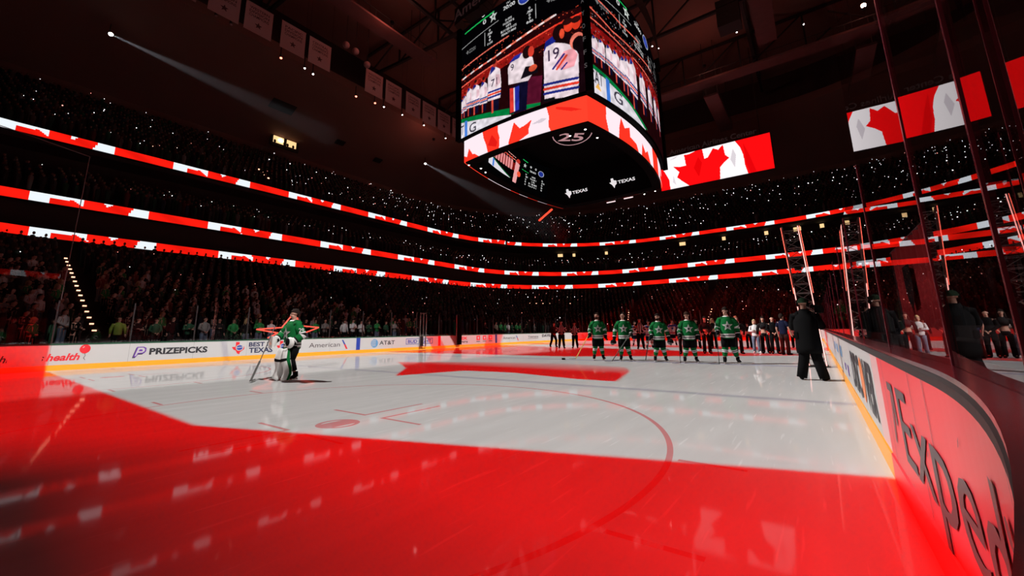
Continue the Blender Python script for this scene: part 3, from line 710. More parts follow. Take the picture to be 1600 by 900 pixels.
def board(label, fn, ts, face, cap, ledge=None, top=1.07):
    x, y = fn((ts[0] + ts[-1]) / 2, .08)
    root = thing('dasher_board', label, 'rink boards', (x, y, 0)); M0 = Matrix.Translation((-x, -y, 0))
    def part(nm, mb, m):
        mb.v = [M0 @ Vector(v) for v in mb.v]; return mb.build(nm, m, root)
    part('face_panel', strip(fn, ts, [(0, .22), (0, top - .05)]), face)
    part('kick_plate', strip(fn, ts, [(-.012, 0), (-.012, .215), (0, .22)]), face if face is CORAL else YEL)
    part('back_panel', strip(fn, ts, [(.16, top - .05), (.16, 0)]), BLACK)
    part('cap_rail', strip(fn, ts, [(0, top - .05), (-.006, top - .05), (-.006, top - .012), (.012, top + .01), (.18, top + .015), (.18, top - .05)]), cap)
    if ledge: part('ledge', strip(fn, ts, [(-.002, top + .008), (-.002, top + .03), (.26, top + .03), (.26, top - .02)]), ledge)
    return root, M0
def lin_ts(a, b, n): return [a + (b - a) * k / n for k in range(n + 1)]
LP = rr(HX, HY, HR); LP2 = {}
def loop_fn(t, off):
    i = int(round(t)); return rr_cache(off)[i % NLOOP]
def rr_cache(off):
    if off not in LP2: LP2[off] = rr(HX + off, HY + off, HR + off)
    return LP2[off]
lb, LB0 = board('long white rink boards with an orange kick strip along the far left side', loop_fn, list(range(0, 27)), WHITE, CAPG)
eb, EB0 = board('white rink boards curving across the far end of the ice', loop_fn, list(range(26, 65)), WHITE, CAPG)
rb, RB0 = board('white rink boards along the right side with a yellow kick strip', right_path, lin_ts(-21.93, 19.15, 40), WHITE, CAPD, LEDGE)
pb, PB0 = board('narrow white board with pink light in its colour between the white and the coral boards at right', right_path, lin_ts(19.15, 19.72, 4), PINKLIT_WHITE, CAPD, LEDGE)
cb, CB0 = board('coral red curved corner board in the right foreground', right_path, lin_ts(19.72, 25.6, 40), CORAL, CAPD, LEDGE)
INK = mat('ink_black', (.02, .02, .025), .4); INKG = mat('ink_grey', (.075, .055, .06), .4); INKR = mat('ink_red', (.70, .02, .03), .4); INKB = mat('ink_blue', (.02, .05, .32), .4); INKP = mat('ink_purple', (.13, .03, .32), .4)
NVY = mat('ink_navy', (.012, .018, .07), .4); INKLB = mat('ink_light_blue', (.10, .28, .50), .4); INKO = mat('ink_orange', (.75, .20, .06), .4)
def on_left(y0, z0, e=.006, M0=LB0):
    return lambda x, y: M0 @ Vector((left_xy(y0 + x) + e, y0 + x, z0 + y))
def ltext(t, y0, y1, z0, h, m, name='lettering', bold=.015, shear=0.0, e=.006):
    v, f = text_on(t, on_left(y0, z0, e), y1 - y0, h, bold, shear); return MB().add(v, f).build(name, m, lb)
def lpoly(polys, y0, z0, ms, name, e=.006):
    mb = MB(); fn = on_left(y0, z0, e)
    for k, (pts, mi) in enumerate(polys):
        f2 = on_left(y0, z0, e + .0015 * k); mb.add([f2(*p) for p in pts], [tuple(range(len(pts)))], mi)
    return mb.build(name, ms, lb)
def circ(cx, cy, rx, ry=None, n=16): return [(cx + rx * math.cos(2 * math.pi * k / n), cy + (ry or rx) * math.sin(2 * math.pi * k / n)) for k in range(n)]
ltext("children's", -23.30, -22.0, .40, .26, INK, shear=.25); ltext("health", -21.95, -20.98, .40, .27, INKR, shear=.25, bold=.03)
lpoly([(circ(0, .16, .17, .19), 0), ([(-.05, -.03), (.05, -.03), (0, .02)], 0), ([(0, -.02), (.03, -.12), (-.02, -.22), (.05, -.30), (.065, -.30), (0, -.22), (.045, -.12), (.015, -.02)], 1), ([(-.09, .22), (-.04, .27), (-.02, .25), (-.07, .2)], 2)], -20.86, .68, [INKR, INKG, WHITE], 'balloon_emblem')
P_ = [(0, 0), (.10, .46), (.34, .46), (.44, .40), (.44, .24), (.34, .15), (.18, .15), (.10, .0)]
lpoly([([(x - .03, y - .04) for x, y in P_], 0), (P_, 1), ([(.05, .05), (.14, .42), (.32, .42), (.39, .36), (.39, .26), (.31, .19), (.15, .19), (.10, .05)], 2), ([(.17, .26), (.20, .34), (.30, .34), (.31, .26)], 1)], -19.26, .40, [INK, INKP, WHITE], 'letter_emblem')
ltext('PRIZEPICKS', -18.70, -16.38, .50, .27, INK, bold=.04)
TEX = [(-.12, .30), (.06, .30), (.06, .10), (.16, .06), (.30, .05), (.32, -.08), (.22, -.16), (.12, -.24), (.10, -.36), (-.02, -.30), (-.10, -.14), (-.20, -.10), (-.30, .04), (-.12, .05)]
def texas(y0): lpoly([(TEX, 0), (circ(.08, .0, .19, .17), 1), (circ(.08, .0, .15, .13), 2), ([(-.10, -.03), (.26, .01), (.26, .05), (-.10, .01)], 1)], y0, .66, [INKR, WHITE, INKB], 'state_emblem')
texas(-14.98); texas(-12.68)
ltext('BEST IN', -14.45, -13.15, .70, .22, NVY, bold=.03); ltext('TEXAS', -14.42, -13.18, .36, .26, NVY, bold=.03)
ltext('American', -11.05, -8.98, .50, .28, INKG, bold=.0)
lpoly([([(0, .30), (.10, .30), (.30, -.02), (.16, .02)], 0), ([(.16, .02), (.30, -.02), (.46, -.30), (.34, -.30)], 1)], -8.86, .62, [INKB, INKR], 'wing_emblem')
lpoly([(circ(.3, 0, .30), 0)] + [([(.3 - .27 * math.cos(q), .3 * math.sin(q) + .035), (.3 + .12, .3 * math.sin(q) + .05), (.3 + .12, .3 * math.sin(q) + .015), (.3 - .27 * math.cos(q), .3 * math.sin(q))], 1) for q in (-.7, -.35, 0, .35, .7)], -6.62, .62, [INKLB, WHITE], 'globe_emblem')
ltext('AT&T', -5.90, -4.55, .50, .28, INK, bold=.01)
bx = lambda a, b, c, d: [(a, c), (b, c), (b, d), (a, d)]
lpoly([(bx(0, 2.75, 0, .44), 0), (bx(.05, 2.70, .04, .40), 1)], -3.50, .44, [INKB, WHITE], 'sign_frame'); ltext('BUD LIGHT', -3.32, -.92, .54, .23, INKB, bold=.03, e=.011)
lpoly([(bx(0, .30, 0, .80), 0)], -7.77, .22, [INKB], 'line_mark'); lpoly([(bx(0, .30, 0, .80), 0)], -.15, .22, [INKR], 'line_mark'); lpoly([(bx(0, .30, 0, .80), 0)], 7.47, .22, [INKB], 'line_mark')
ltext('EX', 2.62, 3.45, .66, .22, INKR, bold=.05); ltext('imaging', 2.40, 3.50, .42, .14, INK)
for y in (4.7, 5.6, 6.5): lpoly([(bx(0, .5, 0, .40), 0), (bx(.14, .36, .10, .30), 1), (bx(-.02, .5, -.14, -.09), 2)], y, .56, [INKR, WHITE, INK], 'small_emblem')
ltext('American', 8.75, 10.85, .55, .26, INKG, bold=0); lpoly([([(0, .26), (.10, .26), (.34, -.02), (.18, .02)], 0), ([(.18, .02), (.34, -.02), (.5, -.28), (.38, -.28)], 1)], 10.95, .62, [INKB, INKR], 'wing_emblem')
ltext('Yaamava', 13.2, 15.3, .62, .20, INK, bold=.01); lpoly([(bx(0, 2.1, 0, .03), 0)], 13.2, .50, [INK], 'underline'); ltext('DAYS', 16.1, 17.9, .64, .26, INK, bold=.04)
for y0, w_ in ((-19.3, 0), (-15.6, 0)): pass
# thin panel joints on the white boards
for y in (-21.87, -19.43, -16.99, -14.55, -12.11, -9.67, -4.79, -2.35, 2.53, 4.97, 9.85, 12.29, 14.73, 17.17): lpoly([(bx(0, .012, 0, .80), 0)], y, .22, [mat('joint_line', (.28, .27, .27), .6)], 'panel_joint', e=.003)
def on_right(t0, z0, e=.006, M0=RB0): return lambda x, y: M0 @ Vector((*right_path(t0 + x, -e), z0 + y))
def rtext(root, M0, t, t0, t1, z0, h, m, bold=.02, shear=0.0):
    v, f = text_on(t, on_right(t0, z0, .006, M0), t1 - t0, h, bold, shear); return MB().add(v, f).build('lettering', m, root)
rtext(rb, RB0, 'DISC', 15.75, 17.35, .36, .52, INK, .03); rtext(rb, RB0, 'VER', 17.98, 19.08, .36, .52, INK, .03)
mb = MB(); fn = on_right(17.66, .62, .006); mb.add([fn(*p) for p in circ(0, 0, .26, .28)], [tuple(range(16))]); mb.build('round_emblem', INKO, rb)
for t0, z0, w_, h_, m in ((8.0, .62, .9, .22, INKLB), (9.6, .60, .9, .22, INKLB), (11.6, .60, 1.0, .25, INKLB), (13.2, .40, .35, .14, INKP), (14.2, .36, .3, .2, INKP)):
    mb = MB(); fn = on_right(t0, z0, .006); mb.add([fn(*p) for p in bx(0, w_, 0, h_)], [(0, 1, 2, 3)]); mb.build('colour_block', m, rb)
mb = MB(); fn = on_right(20.22, .62, .006, CB0)
for pts in ([(0, .24), (.26, .24), (.26, -.05), (.20, -.05), (.20, .18), (0, .18)], [(.19, .17), (.15, .20), (-.02, -.20), (.02, -.22)]): mb.add([fn(*p) for p in pts], [tuple(range(len(pts)))])
mb.build('arrow_emblem', INKG, cb)
rtext(cb, CB0, 'Expedia', 20.66, 23.62, .38, .49, INKG, .0)
for t in (20.05, 21.3, 21.72, 23.4):
    mb = MB(); fn = on_right(t, .22, .004, CB0); mb.add([fn(*p) for p in bx(0, .010, 0, .8)], [(0, 1, 2, 3)]); mb.build('panel_joint', INKG, cb)
for t, z in ((20.9, .8), (21.5, .6), (22.3, .82), (22.9, .55), (23.3, .75)):
    mb = MB(); fn = on_right(t, z, .005, CB0); mb.add([fn(*p) for p in ((0, 0), (.02, .01), (.05, .05), (.02, .03))], [(0, 1, 2, 3)]); mb.build('scuff_mark', INKG, cb)

# ------------------------------------------------------------------ safety glass
POST = mat('post_steel', (.10, .095, .10), .35, .6); POSTR = mat('post_dark', (.26, .035, .06), .25, .1)
EDGE = mat('glass_edge', (.55, .38, .40), .25)
def pane(a, b, z0, z1, label, group=None, ptop=None, pm=POST, pw=.05, edge=False, pd=.05):
    a, b = Vector((*a, 0)), Vector((*b, 0)); d = (b - a); L = d.length; ang = math.atan2(d.y, d.x)
    root = thing('rink_glass', label, 'glass', (a.x, a.y, z0), ang, group)
    MB().box((L / 2, 0, (z1 - z0) / 2), (L - pw - .02, .013, z1 - z0)).build('pane', GLASS, root)
    MB().box((0, 0, ((ptop or z1) - z0) / 2), (pw, pd, (ptop or z1) - z0)).build('post', pm, root)
    if edge: MB().box((L - pw / 2 - .02, 0, (z1 - z0) / 2), (.010, .018, z1 - z0)).build('pane_edge', EDGE, root)
    return root
GX = .09
for k in range(18):
    y = -21.87 + k * 2.43
    pane((left_xy(y, GX), y), (left_xy(y + 2.43, GX), y + 2.43), 1.09, 2.86, 'clear rink glass panel with a thin grey post on the far left boards', 'glass panels on the far left boards')
ang = [math.pi + .30 * k for k in range(0, 4)]
arcp = [(-(HX - HR) + (HR + GX) * math.cos(a), -(HY - HR) + (HR + GX) * math.sin(a)) for a in ang]
arcp[0] = (arcp[0][0], -21.95)
for k in range(2): pane(arcp[k + 1], arcp[k], 1.09, 4.3, 'taller corner glass panel at the far left edge', 'tall corner glass at the left edge', pw=.04)
FE = rr(HX + GX, HY + GX, HR + GX, 4, 8)
for i in range(12, 28): pane(FE[i], FE[i + 1], 1.09, 3.5, 'tall clear rink glass panel behind the far end boards', 'glass panels at the far end')
GR = .10
ys = [-19.85 + 2.44 * k for k in range(0, 18)]
for k in range(17):
    pane((HX + GR, ys[k + 1]), (HX + GR, ys[k]), 1.102, 2.78, 'low clear glass panel along the right boards seen nearly edge on', 'glass panels along the right boards', pm=POSTR, edge=True, pw=.03, pd=.025)
def near(t): return right_path(t, GR)
pane(near(19.85), near(21.9), 1.102, 5.6, 'tall reflective glass panel standing on the coral board, left of the broad dark post', ptop=2.76, pm=POSTR, pw=.03, pd=.022)
pane(near(21.9), near(23.05), 1.102, 5.6, 'tall reflective glass panel between the two broad dark red posts at right', pm=POSTR, pw=.035, pd=.022)
pane(near(23.05), near(23.55), 1.102, 5.6, 'narrow reflective glass panel past the broadest dark red post at right', pm=POSTR, pw=.035, pd=.022)
pane(near(23.55), near(24.5), 1.102, 5.6, 'reflective glass panel cut by the right edge of the picture', pm=POSTR, pw=.014, pd=.016)
# netting cables over the near corner
CAB = mat('net_cable', (.16, .11, .11), .6)
nc = thing('net_cable', 'thin pale net cable rising from the left corner glass and running along its top', 'cable', (-13.05, -21.83, 2.9))
MB().tube([(0, 0, 0), (0, .02, 3), (0, .03, 6.45)], .016, seg=5).build('upright_cable', CAB, nc)
MB().tube([(0, .03, 6.45), (-.05, -1.6, 6.75), (-.3, -3.5, 7.1), (-1.2, -6, 7.6)], .016, seg=5).build('top_cable', CAB, nc)

# ------------------------------------------------------------------ people
SKIN = mat('skin', (.48, .26, .19), .6); HAIRD = mat('hair_dark', (.018, .012, .010), .95, spec=.1); HAIRB = mat('hair_brown', (.035, .018, .012), .95, spec=.1); HAIRY = mat('hair_blond', (.50, .36, .18), .95, spec=.1); HAIRR = mat('hair_reddish', (.30, .07, .04), .95, spec=.1)
GREEN = mat('jersey_green', (.004, .125, .030), .85, spec=.12); JW = mat('jersey_white', (.66, .66, .66), .8, spec=.1); JB = mat('jersey_black', (.006, .006, .006), .8, spec=.1); NAVYM = mat('cloth_navy', (.006, .008, .026), .9, spec=.1)
CBLK = mat('cloth_black', (.0035, .0035, .004), .9, spec=.1); CCHAR = mat('cloth_charcoal', (.012, .011, .012), .9, spec=.15); JEAN = mat('cloth_jeans', (.10, .13, .19), .85); BROWN = mat('cloth_brown', (.022, .010, .009), .9, spec=.1)
STEEL = mat('blade_steel', (.6, .6, .6), .25, .9); WPAD = mat('pad_white', (.70, .69, .67), .6); GREYM = mat('crest_grey', (.45, .46, .46), .6); SHOEW = mat('shoe_white', (.7, .7, .7), .6); BLUEO = mat('jersey_blue', (.03, .04, .28), .7); ORGM = mat('jersey_orange', (.65, .12, .03), .7)
GREYC_ = mat('stick_grey', (.10, .095, .09), .6); YSH = mat('shaft_yellow', (.55, .42, .10), .4); TAPE = mat('tape_black', (.015, .015, .015), .8); WTAPE = mat('tape_white', (.6, .6, .6), .8); EYEM = mat('eye_dark', (.02, .015, .015), .3)
def headM(yaw, pitch):
    p = Vector((0, .01, 1.56))
    return Matrix.Translation(p) @ Matrix.Rotation(yaw, 4, 'Z') @ Matrix.Rotation(pitch, 4, 'X') @ Matrix.Translation(-p)
def skin_body(pose, level=1, fingers=True, name='body', parent=None, thin=1.0):
    """One continuous skinned figure, facing -Y."""
    V, E_, Rr = [], [], []
    def v(p, r, par=None):
        V.append(tuple(p)); Rr.append(r if isinstance(r, tuple) else (r, r))
        if par is not None: E_.append((par, len(V) - 1))
        return len(V) - 1
    HM = headM(pose.get('hyaw', 0), pose.get('hpitch', 0)); lean = pose.get('lean', 0)
    def T(p): return Vector(p) + Vector((0, -lean * max(p[2] - .95, 0), 0))
    pel = v(T((0, 0, .95)), (.13, .10)); wai = v(T((0, 0, 1.12)), (.12 * thin, .09)); che = v(T((0, 0, 1.33)), (.15 * thin, .105)); nb = v(T((0, .0, 1.49)), (.062, .06))
    v_pel, cur = pel, None
    E_.extend([(pel, wai), (wai, che), (che, nb)])
    def Hd(p): return T(HM @ Vector(p))
    nk = v(Hd((0, .005, 1.565)), .052, nb); jaw = v(Hd((0, -.025, 1.63)), (.066, .072), nk); mid = v(Hd((0, -.015, 1.70)), (.074, .092), jaw); top = v(Hd((0, -.005, 1.765)), (.058, .07), mid)
    if fingers:
        v(Hd((0, -.128, 1.665)), .011, jaw); v(Hd((.088, .0, 1.68)), .012, mid); v(Hd((-.088, .0, 1.68)), .012, mid)
    for s_ in (1, -1):
        k = 'L' if s_ > 0 else 'R'
        sh = v(T((s_ * .185 * thin, .0, 1.435)), .062, che)
        el = v(T(pose.get('el' + k, (s_ * .27, .03, 1.17))), .045, sh); wr = v(T(pose.get('wr' + k, (s_ * .28, -.06, .93))), .03, el)
        e0, w0 = Vector(V[el]), Vector(V[wr]); d = (w0 - e0).normalized()
        pm = v(w0 + d * .055, (.032, .022), wr); kn = v(w0 + d * .095, (.034, .018), pm)
        if fingers:
            side = Vector((0, -1, 0)); side = (side - d * side.dot(d))
            side = side.normalized() if side.length > .1 else Vector((1, 0, 0))
            cu = d.cross(side) * (-s_)
            for q, L in ((-.028, .062), (-.010, .075), (.009, .070), (.027, .052)):
                f1 = v(w0 + d * (.10 + L * .5) + side * -q + cu * .008, .0085, kn); v(w0 + d * (.10 + L * .85) + side * -q + cu * .03, .0075, f1)
            t1 = v(w0 + d * .07 + side * .042, .010, pm); v(w0 + d * .105 + side * .052 + cu * .01, .0085, t1)
        hp = v((s_ * .095, 0, .88), .085, pel); kn_ = v(pose.get('kn' + k, (s_ * .115, -.015, .50)), .058, hp); an = v(pose.get('an' + k, (s_ * .125, .02, .10)), .04, kn_)
        tx, ty, tz = V[an]; to = pose.get('to' + k, (s_ * .03, -.15)); v((tx + to[0], ty + to[1], .045), (.035, .03), an)
    me = bpy.data.meshes.new(name); me.from_pydata(V, E_, [])
    o = bpy.data.objects.new(name, me); COL.objects.link(o)
    o.modifiers.new('s', 'SKIN'); sv = me.skin_vertices[0].data
    for i, r in enumerate(Rr): sv[i].radius = r; sv[i].use_root = (i == 0)
    if level: m = o.modifiers.new('u', 'SUBSURF'); m.levels = m.render_levels = level
    bpy.context.view_layer.update()
    m2 = bpy.data.meshes.new_from_object(o.evaluated_get(bpy.context.evaluated_depsgraph_get()))
    bpy.data.objects.remove(o); bpy.data.meshes.remove(me); m2.name = name
    m2.polygons.foreach_set('use_smooth', [True] * len(m2.polygons)); m2.materials.clear(); m2.materials.append(SKIN)
    return link(bpy.data.objects.new(name, m2), parent)
def armpts(pose, k):
    s_ = 1 if k == 'L' else -1; lean = pose.get('lean', 0)
    T = lambda p: Vector(p) + Vector((0, -lean * max(p[2] - .95, 0), 0))
    return T((s_ * .10, 0, 1.425)), T((s_ * .19, 0, 1.405)), T(pose.get('el' + k, (s_ * .27, .03, 1.17))), T(pose.get('wr' + k, (s_ * .28, -.06, .93)))
def legpts(pose, k):
    s_ = 1 if k == 'L' else -1
    return Vector((s_ * .095, 0, .90)), Vector(pose.get('kn' + k, (s_ * .115, -.015, .50))), Vector(pose.get('an' + k, (s_ * .125, .02, .10)))
def lerp(a, b, t): return a + (b - a) * t
def top_garment(name, mats, parent, pose, rings, sleeve, sl_frac=1.0, seg=16, colmat=None):
    """rings: (z, rx, ry, material of the span above); sleeve: (t along arm 0-2, radius, material)."""
    lean = pose.get('lean', 0); mb = MB()
    pts = [Vector((0, -lean * max(z - .95, 0), z)) for z, *_ in rings]
    mb.tube(pts, [(a, b) for _, a, b, _ in rings], [m for *_, m in rings[:-1]], seg=seg, colmat=colmat, ref=(1, 0, 0))
    for k in 'LR':
        a0, a, e, w_ = armpts(pose, k); P_, Rd, M_ = [a0], [sleeve[0][1] * 1.05], [sleeve[0][2]]
        for t, r, m in sleeve:
            P_.append(lerp(a, e, t) if t <= 1 else lerp(e, w_, t - 1)); Rd.append(r); M_.append(m)
        mb.tube(P_, Rd, M_[:-1], seg=12)
    return mb.build(name, mats, parent, True)
def trousers(name, mats, parent, pose, r=(.115, .085, .075), hip=(.175, .125), end=.07, mi=0, z0=1.0, extra=None):
    mb = MB(); mb.tube([(0, 0, z0), (0, 0, .93), (0, 0, .84)], [(hip[0] * .92, hip[1] * .92), hip, (hip[0] * .92, hip[1] * .9)], mi, seg=14, ref=(1, 0, 0))
    for k in 'LR':
        h, kn, an = legpts(pose, k); an2 = an + Vector((0, 0, end - .10))
        mb.tube([h, lerp(h, kn, .5), kn, lerp(kn, an2, .5), an2], [r[0], r[0] * .93, r[1], (r[1] + r[2]) / 2, r[2]], mi, seg=12)
    return mb.build(name, mats, parent, True)
def shoes(parent, pose, m, name='shoe'):
    for k in 'LR':
        an = legpts(pose, k)[2]; to = pose.get('to' + k, ((.03 if k == 'L' else -.03), -.15)); d = Vector((*to, 0)).normalized()
        MB().tube([Vector((an.x, an.y, .05)) - d * .09, Vector((an.x, an.y, .055)) - d * .05, Vector((an.x, an.y, .05)) + d * .08, Vector((an.x, an.y, .035)) + d * .19], [(.028, .04), (.042, .055), (.048, .05), (.035, .03)], seg=10, ref=(0, 0, 1) if False else None).build(name, m, parent, True)
def hair(parent, pose, m, style='short'):
    M = Matrix.Translation((0, 0, 0)); HM = headM(pose.get('hyaw', 0), pose.get('hpitch', 0)); lean = pose.get('lean', 0)
    f = lambda p: (HM @ Vector(p)) + Vector((0, -lean * (1.7 - .95), 0))
    mb = MB().ball((0, .014, 1.708), (.097, .118, .124), 0, 14, 8, 0, .52, M=Matrix.Rotation(-.50, 3, 'X'))
    if style == 'long':
        mb.tube([(0, .05, 1.74), (0, .085, 1.62), (0, .105, 1.48), (0, .11, 1.34)], [(.085, .05), (.105, .05), (.11, .045), (.07, .03)], 0, 12)
        for sx in (-1, 1): mb.tube([(sx * .085, .0, 1.72), (sx * .10, -.01, 1.6), (sx * .115, -.03, 1.44)], [(.02, .05), (.028, .045), (.02, .03)], 0, 8)
    elif style == 'mid': mb.tube([(0, .05, 1.74), (0, .085, 1.62), (0, .09, 1.54)], [(.085, .05), (.10, .05), (.06, .03)], 0, 12)
    else: mb.tube([(0, .045, 1.75), (0, .075, 1.66), (0, .07, 1.60)], [(.085, .05), (.082, .04), (.055, .03)], 0, 12)
    mb.v = [tuple(f(p)) for p in mb.v]; return mb.build('hair', m, parent, True)
def beard(parent, pose, m):
    HM = headM(pose.get('hyaw', 0), pose.get('hpitch', 0)); mb = MB().ball((0, -.045, 1.612), (.068, .072, .062), 0, 12, 6, .25, 1)
    mb.v = [tuple(HM @ Vector(p)) for p in mb.v]; return mb.build('beard', m, parent, True)
def eyes(parent, pose):
    HM = headM(pose.get('hyaw', 0), pose.get('hpitch', 0))
    for sx in (-1, 1):
        mb = MB().ball((sx * .034, -.100, 1.695), (.013, .008, .008), 0, 8, 5); mb.v = [tuple(HM @ Vector(p)) for p in mb.v]; mb.build('eye', EYEM, parent)
    mb = MB().box((0, -.098, 1.628), (.045, .012, .008)); mb.v = [tuple(HM @ Vector(p)) for p in mb.v]; mb.build('mouth', mat('lip', (.30, .10, .09), .6), parent)
def skates(parent, pose):
    for k in 'LR':
        an = legpts(pose, k)[2]; to = pose.get('to' + k, ((.03 if k == 'L' else -.03), -.15)); d = Vector((*to, 0)).normalized(); c = Vector((an.x, an.y, 0))
        s_ = MB().tube([c + Vector((0, 0, .22)), c + Vector((0, 0, .13)) - d * .01, c + Vector((0, 0, .095)) + d * .06, c + Vector((0, 0, .08)) + d * .17], [(.055, .062), (.055, .07), (.05, .05), (.04, .028)], seg=10).build('skate', CBLK, parent, True)
        MB().bar(c - d * .08 + Vector((0, 0, .052)), c + d * .17 + Vector((0, 0, .052)), .014, .04).build('blade_holder', WPAD, s_)
        MB().bar(c - d * .10 + Vector((0, 0, .016)), c + d * .19 + Vector((0, 0, .016)), .005, .03).build('blade', STEEL, s_)
def gloves(parent, pose, m, r=.062):
    for k in 'LR':
        _, _, e, w_ = armpts(pose, k); d = (w_ - e).normalized(); s_ = 1 if k == 'L' else -1
        mb = MB().tube([w_ - d * .11, w_ - d * .02, w_ + d * .07], [r * 1.12, r, r * .95], seg=12)
        sd = Vector((0, -1, 0)); sd = sd - d * sd.dot(d); sd = sd.normalized() if sd.length > .1 else Vector((1, 0, 0)); cu = d.cross(sd) * -s_
        for q, L in ((-.042, .075), (-.014, .09), (.014, .085), (.042, .065)):
            b = w_ + d * .05 + sd * -q; mb.tube([b, b + d * L * .7 + cu * .012, b + d * L + cu * .045, b + d * L * .8 + cu * .075], [.021, .021, .019, .015], seg=7)
        b = w_ + d * .02 + sd * .05; mb.tube([b, b + d * .05 + sd * .025 + cu * .01, b + d * .085 + sd * .02 + cu * .04], [.022, .02, .015], seg=7)
        mb.build('glove', m, parent, True)
def star5(c, r, fn, ri=.42, rot=0.0): return [fn(c[0] + q * r * math.cos(rot + math.pi / 2 + k * math.pi / 5), c[1] + q * r * math.sin(rot + math.pi / 2 + k * math.pi / 5)) for k in range(10) for q in [(1, ri)[k % 2]]]
def crest(parent, rx, ry, z=1.20, lean=0):
    def fn(off): return lambda x, q: (x, -lean * (q - .95) - ry * math.sqrt(max(1 - (x / rx) ** 2, 0)) - off, q)
    st = MB()
    for off, r, m in ((.012, .165, 1), (.016, .135, 0), (.020, .055, 2)):
        pts = star5((0, z), r, fn(off)); c = fn(off)(0, z); n = len(pts)
        st.add([c] + pts, [(0, 1 + i, 1 + (i + 1) % n) for i in range(n)], m)
    return st.build('star_crest', [GREYM, JW, JB], parent)
JR = [(.80, .215, .16, 0), (.83, .218, .162, 1), (.885, .22, .165, 2), (.915, .22, .165, 1), (.955, .22, .165, 0), (1.15, .215, .162, 0), (1.30, .222, .158, 0), (1.40, .205, .138, 0), (1.455, .165, .115, 0), (1.50, .115, .09, 1), (1.53, .082, .075, 1)]
SL = [(0, .092, 0), (.25, .096, 0), (.55, .088, 0), (.80, .085, 1), (.92, .084, 2), (1.0, .083, 1), (1.14, .082, 0), (1.55, .076, 2), (1.68, .075, 1), (1.78, .073, 2), (1.95, .068, 2)]
def socks(parent, pose, mats, bands):
    for k in 'LR':
        h, kn, an = legpts(pose, k); P_, Rd, M_ = [], [], []
        for t, r, m in bands: P_.append(lerp(kn, an, t) + Vector((0, 0, .03))); Rd.append(r); M_.append(m)
        MB().tube(P_, Rd, M_[:-1], seg=12).build('sock', mats, parent, True)
def skater(label, loc, h, face, pose, hairm=HAIRD, style='short', brd=False, team='g', group=None, eye=True, cap=None):
    root = thing('person', label, 'person', (*loc, 0), face, group, h / 1.80)
    skin_body(pose, 1, True, parent=root)
    if team == 'g':
        top_garment('jersey', [GREEN, JW, JB], root, pose, JR, SL); crest(root, .222, .164, 1.20, pose.get('lean', 0))
        sk = [GREEN, JW, JB]; pant = CBLK
        for s_ in (1, -1):
            mb = MB(); fn = lambda x, y, s_=s_: (s_ * (.352 - .14 * y), -.06 + x * .8, 1.24 + y); v, f = text_on('2' if s_ > 0 else '1', lambda x, y: fn(x - .03, y), .06, .09); mb.add(v, f); mb.build('sleeve_number', JW, root)
    else:
        R2 = [(z, a, b, {1: 1, 2: 2, 0: 0}[m]) for z, a, b, m in JR]; R2[7] = (1.40, .205, .138, 2); R2[6] = (1.33, .222, .158, 2)
        top_garment('jersey', [JW, ORGM, BLUEO], root, pose, R2, [(t, r, (2 if t < .4 else m)) for t, r, m in SL]); sk = [JW, ORGM, BLUEO]; pant = NAVYM
        mb = MB().ball((0, -.168, 1.2), (.075, .012, .075), 0, 12, 6); mb.build('round_crest', BLUEO, root)
    trousers('hockey_pants', pant, root, pose, (.15, .125, .12), (.215, .165), end=.52 if False else .40, z0=.98) if False else None
    mb = MB(); mb.tube([(0, 0, 1.0), (0, 0, .93), (0, 0, .82)], [(.19, .145), (.20, .158), (.19, .145)], 0, 14, ref=(1, 0, 0))
    for k in 'LR':
        hh, kn, an = legpts(pose, k); mb.tube([hh, lerp(hh, kn, .5), lerp(hh, kn, .93)], [.12, .125, .112], 0, 12)
    mb.build('hockey_pants', pant, root, True)
    socks(root, pose, sk, [(-.12, .088, 0), (.05, .095, 0), (.22, .09, 1), (.31, .088, 2), (.36, .087, 1), (.45, .084, 0), (.72, .07, 0), (.80, .066, 0)])
    skates(root, pose)
    if pose.get('gl', True): gloves(root, pose, CBLK)
    if style: hair(root, pose, hairm, style)
    if brd: beard(root, pose, hairm)
    if eye: eyes(root, pose)
    return root
def stick(label, grip, tip, toe, shm, tape=TAPE):
    """Hockey stick from the grip to the blade on the ice."""
    g, t = Vector(grip), Vector(tip); root = thing('hockey_stick', label, 'hockey stick', (t.x, t.y, 0)); o = Vector((t.x, t.y, 0))
    MB().bar(g - o, t + Vector((0, 0, .05)) - o, .022, .030).build('shaft', shm, root)
    d = Vector((*toe, 0)).normalized()
    MB().tube([t - o + Vector((0, 0, .06)), t - o + Vector((0, 0, .045)) + d * .10, t - o + Vector((0, 0, .045)) + d * .22, t - o + Vector((0, 0, .05)) + d * .30], [(.03, .008), (.04, .007), (.038, .006), (.025, .005)], seg=8).build('blade', tape, root)
    return root
def towards(loc, tgt): return math.atan2(tgt[1] - loc[1], tgt[0] - loc[0]) + math.pi / 2
CXY = (CAM.x, CAM.y)
def fpos(loc, face, h, p):
    return Matrix.Translation((*loc, 0)) @ Matrix.Rotation(face, 4, 'Z') @ Matrix.Scale(h / 1.8, 4) @ Vector(p)

